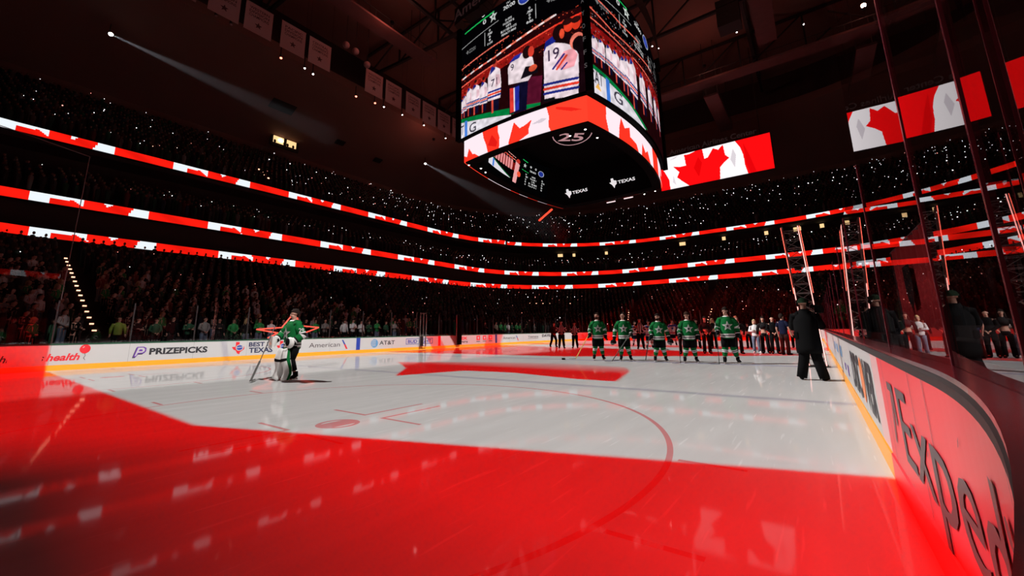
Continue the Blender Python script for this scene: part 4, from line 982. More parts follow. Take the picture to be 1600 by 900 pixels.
# goaltender, turned towards the left of the picture
GP = dict(elL=(.33, .07, 1.13), wrL=(.26, -.16, .95), elR=(-.34, -.10, 1.17), wrR=(-.22, -.36, 1.0), knL=(.17, -.10, .52), knR=(-.17, -.10, .52), anL=(.22, .02, .14), anR=(-.22, .0, .14), hpitch=.03, toL=(.05, -.16), toR=(-.05, -.16))
gl_ = (-.03, -18.46); gh = 2.03; gf = towards(gl_, CXY) - R(62)
g_ = thing('person', 'goaltender in a green jersey and big white leg pads standing alone on the ice', 'person', (*gl_, 0), gf, None, gh / 1.8)
skin_body(GP, 1, True, parent=g_)
top_garment('jersey', [GREEN, JW, JB], g_, GP, [(z, a * 1.16, b * 1.18, m) for z, a, b, m in JR], [(t, r * 1.22, m) for t, r, m in SL]); crest(g_, .257, .194, 1.18)
mb = MB(); v, f = text_on('29', lambda x, y: (.392 - .14 * y, -.07 + x, 1.20 + y), .14, .11); mb.add(v, f); mb.build('sleeve_number', JW, g_)
mb = MB(); mb.tube([(0, 0, 1.0), (0, 0, .9), (0, 0, .78)], [(.22, .17), (.235, .19), (.22, .18)], 0, 14, ref=(1, 0, 0))
for k in 'LR':
    hh, kn, an = legpts(GP, k); mb.tube([hh, lerp(hh, kn, .5), lerp(hh, kn, 1.0)], [.15, .14, .10], 0, 12)
mb.build('goalie_pants', CBLK, g_, True); skates(g_, GP); hair(g_, GP, HAIRD); eyes(g_, GP); socks(g_, GP, [CBLK], [(-.12, .088, 0), (.3, .085, 0), (.8, .066, 0)])
for k, s_ in (('L', 1), ('R', -1)):
    hh, kn, an = legpts(GP, k); mb = MB()
    prof = [(.80, .125, .05, -.18), (.72, .14, .075, -.19), (.55, .15, .095, -.21), (.50, .15, .10, -.20), (.30, .145, .085, -.15), (.18, .15, .085, -.16), (.07, .155, .07, -.22), (.03, .13, .05, -.24)]
    pts = [Vector((lerp(hh, an, (.86 - z) / .76).x + s_ * .01, y * .95 - .03, z)) for z, a, b, y in prof]
    mb.tube(pts, [(a, b) for _, a, b, _ in prof], [0, 0, 2, 0, 0, 0, 0], seg=14, ref=(1, 0, 0), colmat=lambda i, c, m: 1 if c in (0, 13) and s_ > 0 or c in (6, 7) and s_ < 0 else m)
    lp = mb.build('leg_pad', [WPAD, GREEN, CBLK], g_, True)
    MB().box((pts[3].x, pts[3].y + .115, .52), (.20, .02, .05)).build('pad_strap', CBLK, lp)
wl = Vector(GP['wrL']); wr = Vector(GP['wrR'])
mb = MB().ball(wl + Vector((0, -.05, .0)), (.13, .07, .14), 0, 14, 8, M=Matrix.Rotation(.4, 3, 'Z')).ball(wl + Vector((.02, -.12, .02)), (.085, .04, .10), 1, 12, 6); mb.build('catching_glove', [WPAD, CBLK], g_, True)
mb = MB().box(wr + Vector((0, -.07, -.03)), (.18, .045, .30)); mb.tube([wr + Vector((0, .02, .10)), wr, wr + Vector((0, -.02, -.12))], [.075, .075, .06]); mb.build('blocker', WPAD, g_)
p0 = fpos(gl_, gf, gh, wr + Vector((0, -.02, .35))); p1 = fpos(gl_, gf, gh, (-.30, -.80, 0))
gs = thing('hockey_stick', 'thin goaltender stick slanting down in front of the leg pads', 'hockey stick', (p1.x, p1.y, 0)); o_ = Vector((p1.x, p1.y, 0))
q1 = lerp(p0, p1, .62); MB().bar(p0 - o_, q1 - o_, .018, .022).build('shaft', GREYC_, gs); MB().bar(q1 - o_, p1 + Vector((0, 0, .05)) - o_, .02, .05).build('paddle', GREYC_, gs)
dd = Vector((-.6, .5, 0)).normalized(); MB().tube([Vector((0, 0, .05)), dd * .2 + Vector((0, 0, .05)), dd * .38 + Vector((0, 0, .055))], [(.04, .012), (.04, .011), (.03, .009)], seg=8).build('blade', GREYC_, gs)

# five skaters in green on the blue line, facing the camera
gname = None
P1 = dict(hyaw=-.5, hpitch=-.15, elR=(-.29, .03, 1.15), wrR=(-.32, -.16, .96), elL=(.28, .02, 1.15), wrL=(.29, -.04, .90), anL=(.17, .02, .14), anR=(-.17, .02, .14))
l1 = (4.72, -7.54); f1 = towards(l1, CXY) + .12
skater('skater in green looking up to the left with a yellow stick, leftmost of the five', l1, 2.03, f1, P1, HAIRB, brd=True)
stick('yellow shafted hockey stick reaching to a black puck on the ice', fpos(l1, f1, 2.03, (-.30, -.16, 1.08)), (3.62, -7.60, 0), (-.9, -.3), YSH)
pk = thing('puck', 'black rubber puck beside the yellow stick blade', 'puck', (3.12, -7.82, 0)); MB().tube([(0, 0, 0), (0, 0, .03), (0, 0, .075)], [.075, .085, .075], seg=18).build('puck_body', CBLK, pk)
P2 = dict(hyaw=-.7, hpitch=-.25, elR=(-.31, .02, 1.13), wrR=(-.36, -.06, .84), elL=(.28, .03, 1.14), wrL=(.25, -.20, .96), anL=(.20, .02, .14), anR=(-.14, .02, .14))
l2 = (5.88, -7.47); f2 = towards(l2, CXY) + .05
skater('skater in green tilting his head back, second from left of the five', l2, 2.0, f2, P2, HAIRD, 'mid')
stick('black bladed hockey stick crossing in front of the second skater', fpos(l2, f2, 2.0, (.30, -.22, 1.10)), (5.70, -8.45, 0), (-.7, -.5), GREYC_)
P3 = dict(hyaw=-.35, hpitch=.08, elL=(.30, .02, 1.15), wrL=(.34, -.06, .88), elR=(-.28, .02, 1.15), wrR=(-.29, -.14, .94), anL=(.19, .02, .14), anR=(-.19, .02, .14))
l3 = (7.34, -7.42); f3 = towards(l3, CXY) + .1
skater('skater in green with a dark full beard, middle of the five', l3, 1.9, f3, P3, HAIRD, brd=True)
stick('dark hockey stick slanting left from the bearded skater', fpos(l3, f3, 1.9, (-.34, -.18, 1.05)), (6.70, -7.35, 0), (-.8, -.3), TAPE)
P4 = dict(hyaw=-.25, hpitch=.35, elR=(-.29, .02, 1.14), wrR=(-.32, -.16, .96), elL=(.29, .02, 1.14), wrL=(.31, -.06, .90), anL=(.19, .02, .14), anR=(-.19, .02, .14))
l4 = (8.49, -7.45); f4 = towards(l4, CXY) + .12
s4 = skater('skater in green with head bowed low, fourth from left of the five', l4, 1.93, f4, P4, HAIRB)
stick('hockey stick held upright by the skater with bowed head', fpos(l4, f4, 1.93, (-.36, -.22, 1.30)), (8.33, -8.35, 0), (-.8, -.5), TAPE)
P5 = dict(hyaw=-.3, hpitch=.2, elR=(-.29, .02, 1.14), wrR=(-.31, -.16, .98), elL=(.29, .02, 1.14), wrL=(.30, -.04, .90), anL=(.22, .04, .14), anR=(-.16, .0, .14))
l5 = (9.85, -7.35); f5 = towards(l5, CXY) + .12
skater('tallest skater in green, rightmost of the five, looking down', l5, 2.05, f5, P5, HAIRD)
stick('hockey stick held upright by the rightmost skater', fpos(l5, f5, 2.05, (-.35, -.24, 1.35)), (9.62, -8.25, 0), (-.8, -.5), TAPE)
def helmet(label, p, m):
    r = thing('helmet', label, 'helmet', p); MB().ball((0, 0, 0), (.12, .15, .13), 0, 14, 8, 0, .62).build('shell', m, r, True); MB().ball((0, -.09, -.05), (.09, .07, .05), 0, 10, 6).build('visor', mat('visor', (.1, .1, .1), .1), r, True); return r
helmet('black helmet hanging from the glove of the second skater', fpos(l2, f2, 2.0, (-.40, -.12, .69)), CBLK)
helmet('black helmet held at the hip of the bearded skater', fpos(l3, f3, 1.9, (.39, -.10, .74)), CBLK)

# officials and players of the other team behind
STR = [JB, JW]
def official(label, loc, h, face, pose, stripes=True, hm=HAIRD):
    root = thing('person', label, 'person', (*loc, 0), face, None, h / 1.80); skin_body(pose, 1, True, parent=root)
    rings = [(.93, .19, .13, 0), (1.0, .185, .13, 0), (1.2, .19, .13, 0), (1.36, .20, .135, 0), (1.44, .18, .12, 0), (1.50, .11, .09, 0), (1.53, .07, .065, 0)]
    top_garment('striped_shirt' if stripes else 'jacket', STR if stripes else [CCHAR, CCHAR], root, pose, rings, [(0, .085, 0), (.3, .08, 1), (.55, .078, 0), (.8, .075, 1), (1.1, .07, 0), (1.4, .066, 1), (1.65, .062, 0), (1.95, .05, 0)] if stripes else [(0, .085, 0), (1, .07, 0), (1.95, .05, 0)], seg=20, colmat=(lambda i, c, m: c % 2) if stripes else None)
    trousers('trousers', CBLK, root, pose, end=.16); skates(root, pose); hair(root, pose, hm); return root
A0 = dict(anL=(.15, .02, .14), anR=(-.15, .02, .14), wrL=(.08, -.14, .98), wrR=(-.08, -.14, .98), elL=(.30, .0, 1.18), elR=(-.30, .0, 1.18))
for lab, loc, h, da, st in (('official in a striped shirt with bowed head, between the two other dark officials', (-2.36, 1.79), 2.02, .1, True), ('official in a striped shirt standing just left of the yellow stick skater', (-1.66, 2.51), 1.91, -.1, True), ('official in a striped shirt standing between the second and middle green skaters', (3.19, 2.36), 2.05, .0, True)):
    official(lab, loc, h, towards(loc, CXY) + da, dict(A0, hpitch=.25), st)
AK = dict(A0, lean=.18, knL=(.18, -.12, .52), knR=(-.14, .0, .50), anL=(.24, .05, .14), anR=(-.26, .02, .14))
official('official in dark clothes gliding with feet apart, leftmost of the three officials', (-4.42, 4.14), 1.93, towards((-4.42, 4.14), CXY) + .5, AK, False)
PO = dict(anL=(.17, .02, .14), anR=(-.17, .02, .14))
skater('player in white and blue standing between the bearded and the bowed green skaters', (3.43, 9.13), 2.0, towards((3.43, 9.13), CXY), PO, HAIRB, team='w', eye=False)
skater('player in white half hidden behind the left shoulder of the bearded skater', (3.25, 3.95), 1.88, towards((3.29, 3.85), CXY), PO, HAIRB, team='w', eye=False)
skater('player in white half hidden behind the striped official', (.87, 7.93), 1.92, towards((.87, 7.93), CXY), PO, HAIRD, team='w', eye=False)

# the group standing on the right of centre ice
def civilian(label, loc, h, face, pose, topm, botm, hm=HAIRD, style='short', crop=False, shoe=CBLK, sleeve=1.95, slim=1.0, group=None):
    root = thing('person', label, 'person', (*loc, 0), face, group, h / 1.80); skin_body(pose, 1, True, parent=root, thin=slim)
    b = 1.20 if crop else .90
    rings = [(b, .165 * slim, .125, 0), (b + .05, .165 * slim, .125, 0), (1.25, .17 * slim, .125, 0), (1.36, .195 * slim, .13, 0), (1.44, .175 * slim, .115, 0), (1.50, .10, .085, 0), (1.53, .07, .065, 0)]
    t2 = min(sleeve, 1.95)
    sl = [(0, .08, 0), (min(.9, t2 * .5), .07, 0), (t2, .062 if t2 < 1 else .05, 0)]
    top_garment('top' if crop else 'shirt', [topm], root, pose, rings, sl)
    trousers('trousers', botm, root, pose, (.105 * slim, .08, .08), (.17 * slim, .12), end=.06); shoes(root, pose, shoe)
    if style: hair(root, pose, hm, style)
    return root
HIP = dict(elL=(.40, .06, 1.20), wrL=(.22, -.06, 1.05)); HIPR = dict(elR=(-.40, .06, 1.20), wrR=(-.22, -.06, 1.05)); CROSS = dict(elL=(.28, -.04, 1.18), wrL=(.0, -.22, 1.22), elR=(-.28, -.04, 1.18), wrR=(.04, -.24, 1.17)); CLASP = dict(elL=(.28, .02, 1.16), wrL=(.07, -.16, 1.0), elR=(-.28, .02, 1.16), wrR=(-.07, -.16, 1.0))
def fc(loc, d=0): return towards(loc, CXY) + d
civilian('woman with reddish hair in a dark cropped top, right of the tallest skater', (9.25, -.63), 1.88, fc((9.25, -.63), .3), HIP, CCHAR, CBLK, HAIRR, 'long', True, slim=.9)
civilian('woman in dark clothes with a hand on her hip, just behind the reddish haired woman', (8.92, 6.33), 1.6, fc((8.92, 6.33), -.2), HIP, CCHAR, CBLK, HAIRD, 'long', True, slim=.9)
civilian('blond person in a white jersey and grey jeans with arms folded', (9.92, .56), 1.70, fc((9.92, .56)), CROSS, JW, JEAN, HAIRY, 'mid', False, SHOEW)
civilian('woman in a dark cropped top with an elbow out, right of the person in white', (10.36, .08), 1.83, fc((10.36, .08)), HIP, CCHAR, CBLK, HAIRD, 'long', True, slim=.9)
civilian('bald man in a dark shirt, left of the man in a navy shirt', (10.78, -.1), 1.83, fc((10.73, -.1), .2), CLASP, CBLK, CBLK, None, None)
civilian('man in a navy short sleeved shirt and brown trousers, nearest the cameraman', (11.24, -.79), 1.92, fc((11.24, -.79), 2.6), {}, NAVYM, BROWN, HAIRD, 'short', sleeve=.75)
civilian('person in dark clothes with a pale bag, partly behind the cameraman', (11.35, 7.43), 1.86, fc((11.29, 7.43)), CLASP, CBLK, CBLK, HAIRB, 'short')
bg = thing('bag', 'small pale bag held by the person behind the cameraman', 'bag', (11.25, 7.15, .78)); MB().tube([(0, 0, 0), (0, 0, .12), (0, 0, .30)], [(.14, .07), (.16, .08), (.12, .05)], seg=10).build('bag_body', WPAD, bg, True); MB().tube([(-.08, 0, .28), (-.05, 0, .42), (.05, 0, .42), (.08, 0, .28)], .012, seg=6).build('bag_handle', CBLK, bg)
civilian('woman with long dark hair and bare midriff between the bowed and the tallest skater', (7.8, -.83), 1.9, fc((7.8, -.83), .1), CLASP, CCHAR, CBLK, HAIRD, 'long', True, slim=.9)
civilian('blond woman partly behind the woman with long dark hair', (7.02, 5.34), 1.92, fc((7.02, 5.34)), {}, CCHAR, CBLK, HAIRY, 'long', True, slim=.9)
civilian('person in black half hidden behind the bowed skater, on his left', (6.75, -1.51), 1.72, fc((6.75, -1.51)), {}, CBLK, CBLK, HAIRD)
civilian('person in black half hidden behind the bowed skater, on his right', (5.96, 5.57), 1.9, fc((5.96, 5.57)), {}, CBLK, CBLK, HAIRD)

# cameraman seen from behind in dark winter clothes, camera on his shoulder
cl = (12.34, -11.82); ch = 2.0; cf = fc(cl) + math.pi - .15
CP = dict(elL=(.27, -.10, 1.18), wrL=(.14, -.30, 1.42), elR=(-.27, -.10, 1.18), wrR=(-.14, -.32, 1.44), anL=(.21, .02, .10), anR=(-.21, .02, .10), hpitch=.05)
c_ = thing('person', 'cameraman all in black seen from behind with feet apart beside the right boards', 'person', (*cl, 0), cf, None, ch / 1.8)
skin_body(CP, 1, True, parent=c_)
top_garment('jacket', [CBLK], c_, CP, [(.58, .24, .18, 0), (.70, .25, .185, 0), (1.0, .235, .175, 0), (1.28, .235, .17, 0), (1.40, .205, .145, 0), (1.48, .13, .11, 0), (1.56, .095, .095, 0)], [(0, .10, 0), (1, .085, 0), (1.9, .065, 0)])
trousers('trousers', CBLK, c_, CP, (.13, .105, .10), (.21, .16), end=.05); shoes(c_, CP, CBLK)
MB().ball((0, -.005, 1.715), (.10, .118, .105), 0, 14, 7, 0, .55).build('knit_cap', mat('cap_dark_green', (.012, .05, .02), .9), c_, True)
MB().tube([(.10, .01, 1.68), (.11, .0, 1.76), (0, .0, 1.825), (-.11, .0, 1.76), (-.10, .01, 1.68)], .014, seg=8).ball((.10, .0, 1.67), (.025, .04, .05)).ball((-.10, .0, 1.67), (.025, .04, .05)).build('headset', CBLK, c_, True)
MB().box((.19, .10, .98), (.07, .10, .14)).build('belt_pack', CBLK, c_)
vc = thing('video_camera', 'black shoulder video camera carried by the cameraman', 'camera', tuple(fpos(cl, cf, ch, (-.26, -.20, 1.50))), cf)
MB().box((0, 0, .06), (.13, .42, .19)).build('camera_body', CBLK, vc); MB().tube([(0, -.20, .06), (0, -.36, .06), (0, -.40, .06)], [.05, .06, .068], seg=12).build('lens', CBLK, vc); MB().box((.12, -.10, .14), (.10, .16, .07)).build('viewfinder', CBLK, vc)

# leaning lattice tower with glowing rails behind the cameraman
tw = thing('light_tower', 'narrow leaning lattice tower with two glowing pink rails behind the cameraman', 'light tower', (12.42, -7.7, 0))
RAIL = mat('rail_glow', (1, .5, .5), .4, emit=(1, .42, .36), es=2.2); RAILR = mat('rail_glow_red', (1, .2, .15), .4, emit=(1, .14, .09), es=1.6); LAT = mat('lattice_steel', (.25, .20, .20), .35, .7)
def tp(u, z, y=0): return Vector((-.22 + u * .46 - .045 * z + .012, y, z))
for u in (0, 1):
    lr = MB().bar(tp(u, .02), tp(u, 4.75), .05, .05).bar(tp(u, .02, .4), tp(u, 4.75, .4), .04, .04).build('rail', LAT, tw)
    MB().bar(tp(u, .05, -.04), tp(u, 2.6 if u == 0 else 4.72, -.04), .022, .02).build('light_strip', RAIL, lr)
    MB().bar(tp(u, 2.4, -.05) + Vector((-.03 if u == 0 else .05, 0, 0)), tp(u, 4.72, -.05) + Vector((-.03 if u == 0 else .05, 0, 0)), .018, .018).build('light_strip', RAILR, lr)
for k in range(15):
    z = .25 + k * .31; mb = MB().bar(tp(0, z), tp(1, z), .025); mb.bar(tp(0, z, .4), tp(1, z, .4), .02); mb.build('rung', LAT, tw)
    if k < 14: MB().bar(tp(k % 2, z), tp(1 - k % 2, z + .31), .018).bar(tp(1 - k % 2, z, .4), tp(k % 2, z + .31, .4), .018).build('brace', LAT, tw)
for z in (2.0, 2.9, 3.3): MB().box(tp(.5, z, .2), (.2, .2, .16)).build('lamp_head', BLACK, tw)
MB().box((.0, .2, .02), (.62, .6, .04)).build('base_plate', BLACK, tw)

# ------------------------------------------------------------------ spectators
def zrow(k): return .55 + (7.25 - .55) * k / ROWS
def row_pts(A, B, k, rows, step):
    P = lerp_loop(A, B, (k + .55) / rows); out = []; acc = 0.0
    n = len(P)
    for i in range(n):
        a, b = Vector((*P[i], 0)), Vector((*P[(i + 1) % n], 0)); L = (b - a).length; d = acc
        while d < L:
            out.append(a + (b - a) * (d / L)); d += step
        acc = d - L
    return out
YGR = mat('cloth_lime', (.14, .20, .02), .8); GREYC = mat('cloth_grey', (.20, .19, .18), .8); KELLY = mat('cloth_kelly', (.01, .22, .05), .8); DGRN = mat('cloth_dark_green', (.008, .07, .03), .8); REDC = mat('cloth_red', (.20, .02, .02), .8); TAN = mat('cloth_tan', (.22, .17, .12), .8)
ORD = 'first second third fourth fifth sixth seventh eighth ninth tenth eleventh twelfth thirteenth fourteenth fifteenth sixteenth seventeenth eighteenth nineteenth twentieth'.split() + ['twenty-' + o for o in 'first second third fourth fifth sixth seventh eighth ninth'.split()] + ['thirtieth', 'thirty-first', 'thirty-second', 'thirty-third', 'thirty-fourth']
FRONT = [(-19.61, 'lime yellow top', YGR, None), (-19.07, 'black jacket', CBLK, None), (-18.30, 'dark green jersey', DGRN, None), (-17.75, 'black top', CBLK, 'long'), (-17.20, 'green jersey with a white sleeve stripe', DGRN, None), (-16.70, 'grey sweatshirt', GREYC, None),
         (-16.15, 'charcoal top', CCHAR, 'long'), (-15.58, 'green jersey', KELLY, None), (-15.06, 'dark top with blond hair', CCHAR, 'blond'), (-14.55, 'bright green jersey', KELLY, None), (-13.97, 'pale shirt', JW, None), (-13.38, 'charcoal jacket', CCHAR, None), (-12.80, 'grey top with blond hair', GREYC, 'blond'), (-12.20, 'black jacket', CBLK, None), (-11.58, 'green jersey', KELLY, None),
         (-10.38, 'pale grey sweatshirt', GREYC, None), (-8.80, 'black jersey', CBLK, None), (-8.05, 'white jersey', JW, None), (-7.15, 'white and dark jersey', JW, None), (-6.46, 'white jersey', JW, None), (-5.80, 'dark green jersey', DGRN, None), (-5.08, 'green jersey', KELLY, None), (-4.09, 'dark green top', DGRN, None), (-3.35, 'pale grey top', GREYC, None),
         (7.93, 'charcoal top', CCHAR, None), (9.71, 'tan top', TAN, None), (10.47, 'green jersey', KELLY, None), (11.2, 'green jersey', KELLY, None), (11.92, 'white jersey', JW, None), (12.64, 'dark green jersey', DGRN, None), (13.36, 'green jersey', KELLY, None), (14.1, 'green jersey', KELLY, None), (17.08, 'pale grey top', GREYC, None)]
SP = random.Random(4); taken = []
for q in range(1, len(FRONT)):
    if FRONT[q][0] - FRONT[q - 1][0] < .70: FRONT[q] = (FRONT[q - 1][0] + .70, *FRONT[q][1:])
for k, (y, what, m, st) in enumerate(FRONT):
    pose = SP.choice([CLASP, {}, CROSS, dict(elR=(-.28, .0, 1.18), wrR=(-.05, -.18, 1.22), hyaw=.4)])
    pose = dict(pose, hyaw=SP.uniform(-.1, .5))
    o = civilian('spectator in a %s, %s from left in front row' % (what, ORD[k]), (-14.62 + SP.uniform(-.08, .08), y), SP.uniform(1.66, 1.80), R(90) + SP.uniform(-.1, .35), pose, m, SP.choice([CBLK, CCHAR, JEAN]), HAIRY if st == 'blond' else SP.choice([HAIRD, HAIRB]), 'long' if st in ('long', 'blond') else 'short', group='spectators in the front row behind the left glass')
    o.location.z = zrow(0)
    taken.append((-14.62, y))
o = civilian('spectator in a green jersey standing behind the right boards just right of the cameraman', (13.62, -.5), 2.0, fc((13.62, -.5)), CROSS, KELLY, CBLK, HAIRD); o.location.z = .56
bench = MB().box((13.9, 0, .28), (1.2, 16, .56)).build('trim_3', DARK); tag(bench, 'dark raised platform behind the right boards', 'platform', kind='structure')
def merged(root, name):
    """Join a figure and its clothes into one mesh (for people a few pixels tall)."""
    V, F, M_, mats = [], [], [], []
    for o in root.children:
        b = len(V); V += [v.co.copy() for v in o.data.vertices]
        ix = []
        for m in o.data.materials:
            if m not in mats: mats.append(m)
            ix.append(mats.index(m))
        for p in o.data.polygons: F.append([b + q for q in p.vertices]); M_.append(ix[p.material_index])
    me = bpy.data.meshes.new(name); me.from_pydata(V, [], F)
    for m in mats: me.materials.append(m)
    me.polygons.foreach_set('material_index', M_); me.polygons.foreach_set('use_smooth', [True] * len(F)); me.update()
    for o in list(root.children): d = o.data; bpy.data.objects.remove(o); bpy.data.meshes.remove(d)
    bpy.data.objects.remove(root); return me
_sb = skin_body
def skin_low(pose, level=1, fingers=True, name='body', parent=None, thin=1.0): return _sb(pose, 0, False, name, parent, thin)
skin_body = skin_low
protos = []
for m, bm, hm, st, pose in ((CCHAR, CBLK, HAIRD, 'short', CLASP), (DGRN, CBLK, HAIRB, 'short', {}), (GREYC, JEAN, HAIRB, 'long', CROSS), (CBLK, CBLK, HAIRD, 'short', CROSS), (REDC, JEAN, HAIRD, 'short', {}), (KELLY, CBLK, HAIRY, 'mid', CLASP), (JW, JEAN, HAIRD, 'short', CLASP), (BROWN, CBLK, HAIRB, 'short', dict(elR=(-.25, -.05, 1.25), wrR=(-.1, -.18, 1.42)))):
    protos.append(merged(civilian('x', (0, 0), 1.8, 0, pose, m, bm, hm, st), 'person'))
skin_body = _sb
seats = []
for k in range(ROWS):
    for q in row_pts(L0, LL, k, ROWS, .60):
        if q.y < -27.5 or (q.x > 0 and q.y < -6) or abs(q.y + 20.05) < .6 and q.x < 0: continue
        if any(abs(q.y - ya) < .6 for ya in (-3.5, 13.5)) and abs(q.x) > 14 and abs(q.y) < 25: continue
        if q.y > 30 and any(abs(q.x - xa) < .6 for xa in (-9, 1)): continue
        if SP.random() < .06: continue
        if k == 0 and q.x < -14 and -20 < q.y < 19: continue
        if q.x > 13 and k < 1 and abs(q.y) < 9: continue
        seats.append((q.x + SP.uniform(-.06, .06), q.y + SP.uniform(-.06, .06), zrow(k), k))
ind, rest = [], []
seats.sort(key=lambda t: (t[0] - CAM.x) ** 2 + (t[1] - CAM.y) ** 2 + (0 if t[0] < 0 else 1e5))
NIND = 300 - len(FRONT) - 30
GRP = 'spectators standing in the dark lower seats'
for t in seats:
    if len(ind) < NIND and t[0] < 0 and all((t[0] - q[0]) ** 2 + (t[1] - q[1]) ** 2 > .36 for q in ind[-80:]): ind.append(t)
    else: rest.append(t)
for x, y, z, k in ind:
    o = bpy.data.objects.new('person', SP.choice(protos)); COL.objects.link(o); o.location = (x, y, z)
    o.rotation_euler = (0, 0, math.atan2(-y, -x) + R(90) + SP.uniform(-.15, .15)); h = SP.uniform(.88, 1.0); o.scale = (h, h, h)
    tag(o, 'spectator standing in the dark lower seats behind the left glass', 'person', GRP)
def lowpoly_person():
    mb = MB().tube([(0, 0, .0), (0, 0, .85), (0, 0, 1.25), (0, 0, 1.45), (0, 0, 1.52)], [(.15, .10), (.18, .12), (.22, .13), (.19, .11), (.06, .06)], [0, 0, 0, 0], 6, ref=(1, 0, 0))
    n1 = len(mb.f); mb.ball((0, -.01, 1.65), (.085, .10, .125), 1, 6, 4)
    V = np.array(mb.v); T, K_ = [], []
    for f, m in zip(mb.f, mb.m):
        for j in range(1, len(f) - 1):
            T.append((f[0], f[j], f[j + 1])); K_.append(m)
    hz_ = np.array([V[list(t), 2].mean() for t in T]); K_ = np.array(K_)
    K_[(K_ == 1) & (hz_ > 1.69)] = 2
    return V, np.array(T), K_
PV, PT, PK = lowpoly_person()
CLO = np.array([[.012, .011, .012], [.03, .028, .03], [.01, .09, .04], [.01, .05, .03], [.16, .16, .16], [.012, .015, .05], [.08, .05, .04], [.10, .015, .015], [.05, .045, .045]])
CLP = np.array([.26, .14, .10, .10, .07, .11, .09, .06, .07])
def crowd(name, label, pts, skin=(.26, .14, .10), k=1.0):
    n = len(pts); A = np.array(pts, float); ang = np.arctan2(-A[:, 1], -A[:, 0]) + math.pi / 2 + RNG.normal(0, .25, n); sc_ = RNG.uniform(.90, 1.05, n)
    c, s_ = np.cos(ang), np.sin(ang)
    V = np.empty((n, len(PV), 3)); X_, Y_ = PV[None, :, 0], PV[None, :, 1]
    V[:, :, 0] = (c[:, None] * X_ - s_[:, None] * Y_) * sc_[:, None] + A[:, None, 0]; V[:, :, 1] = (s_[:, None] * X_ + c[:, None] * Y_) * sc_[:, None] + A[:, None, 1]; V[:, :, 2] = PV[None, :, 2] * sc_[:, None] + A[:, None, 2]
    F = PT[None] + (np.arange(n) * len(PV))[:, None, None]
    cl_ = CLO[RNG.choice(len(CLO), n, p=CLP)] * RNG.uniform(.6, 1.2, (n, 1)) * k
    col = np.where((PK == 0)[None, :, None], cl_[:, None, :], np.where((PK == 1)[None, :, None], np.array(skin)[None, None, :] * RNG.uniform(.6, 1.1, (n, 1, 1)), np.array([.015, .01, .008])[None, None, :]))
    o = np_mesh(name, V.reshape(-1, 3), F.reshape(-1, 3), TINT, 'tint', col.reshape(-1, 3))
    return tag(o, label, 'crowd', kind='stuff')
TINT = tintmat()
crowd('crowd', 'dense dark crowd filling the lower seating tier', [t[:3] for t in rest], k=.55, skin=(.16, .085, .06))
up_seats = []
for k in range(16):
    for q in row_pts(LTi, UB, k, 16, .62):
        if q.y < -30 or (q.x > 10 and q.y < 10) or SP.random() < .1: continue
        up_seats.append((q.x, q.y, 18.6 + 11.4 * k / 16))
crowd('crowd', 'dark crowd filling the upper seating tier under the roof', up_seats, k=.7)
cl_seats = []
for k in range(6):
    for q in row_pts(LM, CB, k, 7, .62):
        if q.y < -30 or (q.x > 10 and q.y < 10) or SP.random() < .12: continue
        cl_seats.append((q.x, q.y, 12.25 + 3.35 * k / 7))
crowd('crowd', 'dark crowd in the club tier between the two upper ribbon boards', cl_seats, k=.7)

# ------------------------------------------------------------------ lights held up in the crowd and step lights
PHW = mat('phone_light', (1, 1, 1), .5, emit=(.95, .93, .98), es=3.2); PHR = mat('phone_light_red', (1, .4, .4), .5, emit=(1, .35, .28), es=2.4); STEP = mat('step_light', (1, .5, .4), .5, emit=(1, .48, .30), es=2.6)
def dot_mesh(name, r, m):
    return MB().ball((0, 0, 0), (r, r, r), 0, 6, 4).build(name, m).data
dm = {}
for nm, m in (('w', PHW), ('r', PHR)):
    o_ = MB().ball((0, 0, 0), (1, 1, 1), 0, 6, 4).build('phone_light', m); dm[nm] = o_.data; bpy.data.objects.remove(o_)
cand = []
def in_view(x, y): 
    b = math.degrees(math.atan2(-(x - CAM.x), y - CAM.y)); return -16 < b < 89
for src, pr, dz in ((up_seats, .085, 1.45), (cl_seats, .10, 1.4), ([t[:3] for t in rest], .034, 1.45)):
    for x, y, z in src:
        if in_view(x, y) and SP.random() < pr * (1.5 if y > 20 else .8): cand.append((x - .25 * x / 40, y - .25 * y / 40, z + dz + SP.uniform(-.15, .25)))
cand.sort(key=lambda t: (Vector(t) - CAM).length)
for i, p in enumerate(cand[:300]):
    d = (Vector(p) - CAM).length; red = SP.random() < (.55 if p[2] < 9 else .12)
    o = bpy.data.objects.new('phone_light', dm['r' if red else 'w']); COL.objects.link(o); o.location = p; r = d * (.00042 + .0006 * SP.random() ** 3); o.scale = (r, r, r)
    tag(o, 'tiny bright phone light held up in the dark crowd', 'phone light', 'phone lights in the crowd')
mb = MB()
for p in cand[300:]:
    d = (Vector(p) - CAM).length; r = d * (.00036 + .0006 * SP.random() ** 3)
    mb.ball(p, (r, r, r), 1 if SP.random() < (.5 if p[2] < 9 else .10) else 0, 5, 3)
tag(mb.build('phone_lights', [PHW, PHR]), 'countless tiny phone lights twinkling in the far crowd', 'phone lights', kind='stuff')
sl = MB().box((0, 0, 0), (.10, .16, .07)).build('step_light', STEP); slm = sl.data; bpy.data.objects.remove(sl)
def steps(pts, lab, grp, sc_=1.0):
    for p in pts:
        o = bpy.data.objects.new('step_light', slm); COL.objects.link(o); o.location = p; o.scale = (sc_,) * 3; tag(o, lab, 'step light', grp)
steps([(-(14.25 + 17.1 * (k + .02) / ROWS) + .0, -20.05, zrow(k) + .06) for k in range(3, ROWS)], 'glowing step light in the long diagonal row at far left', 'step lights on the left aisle')
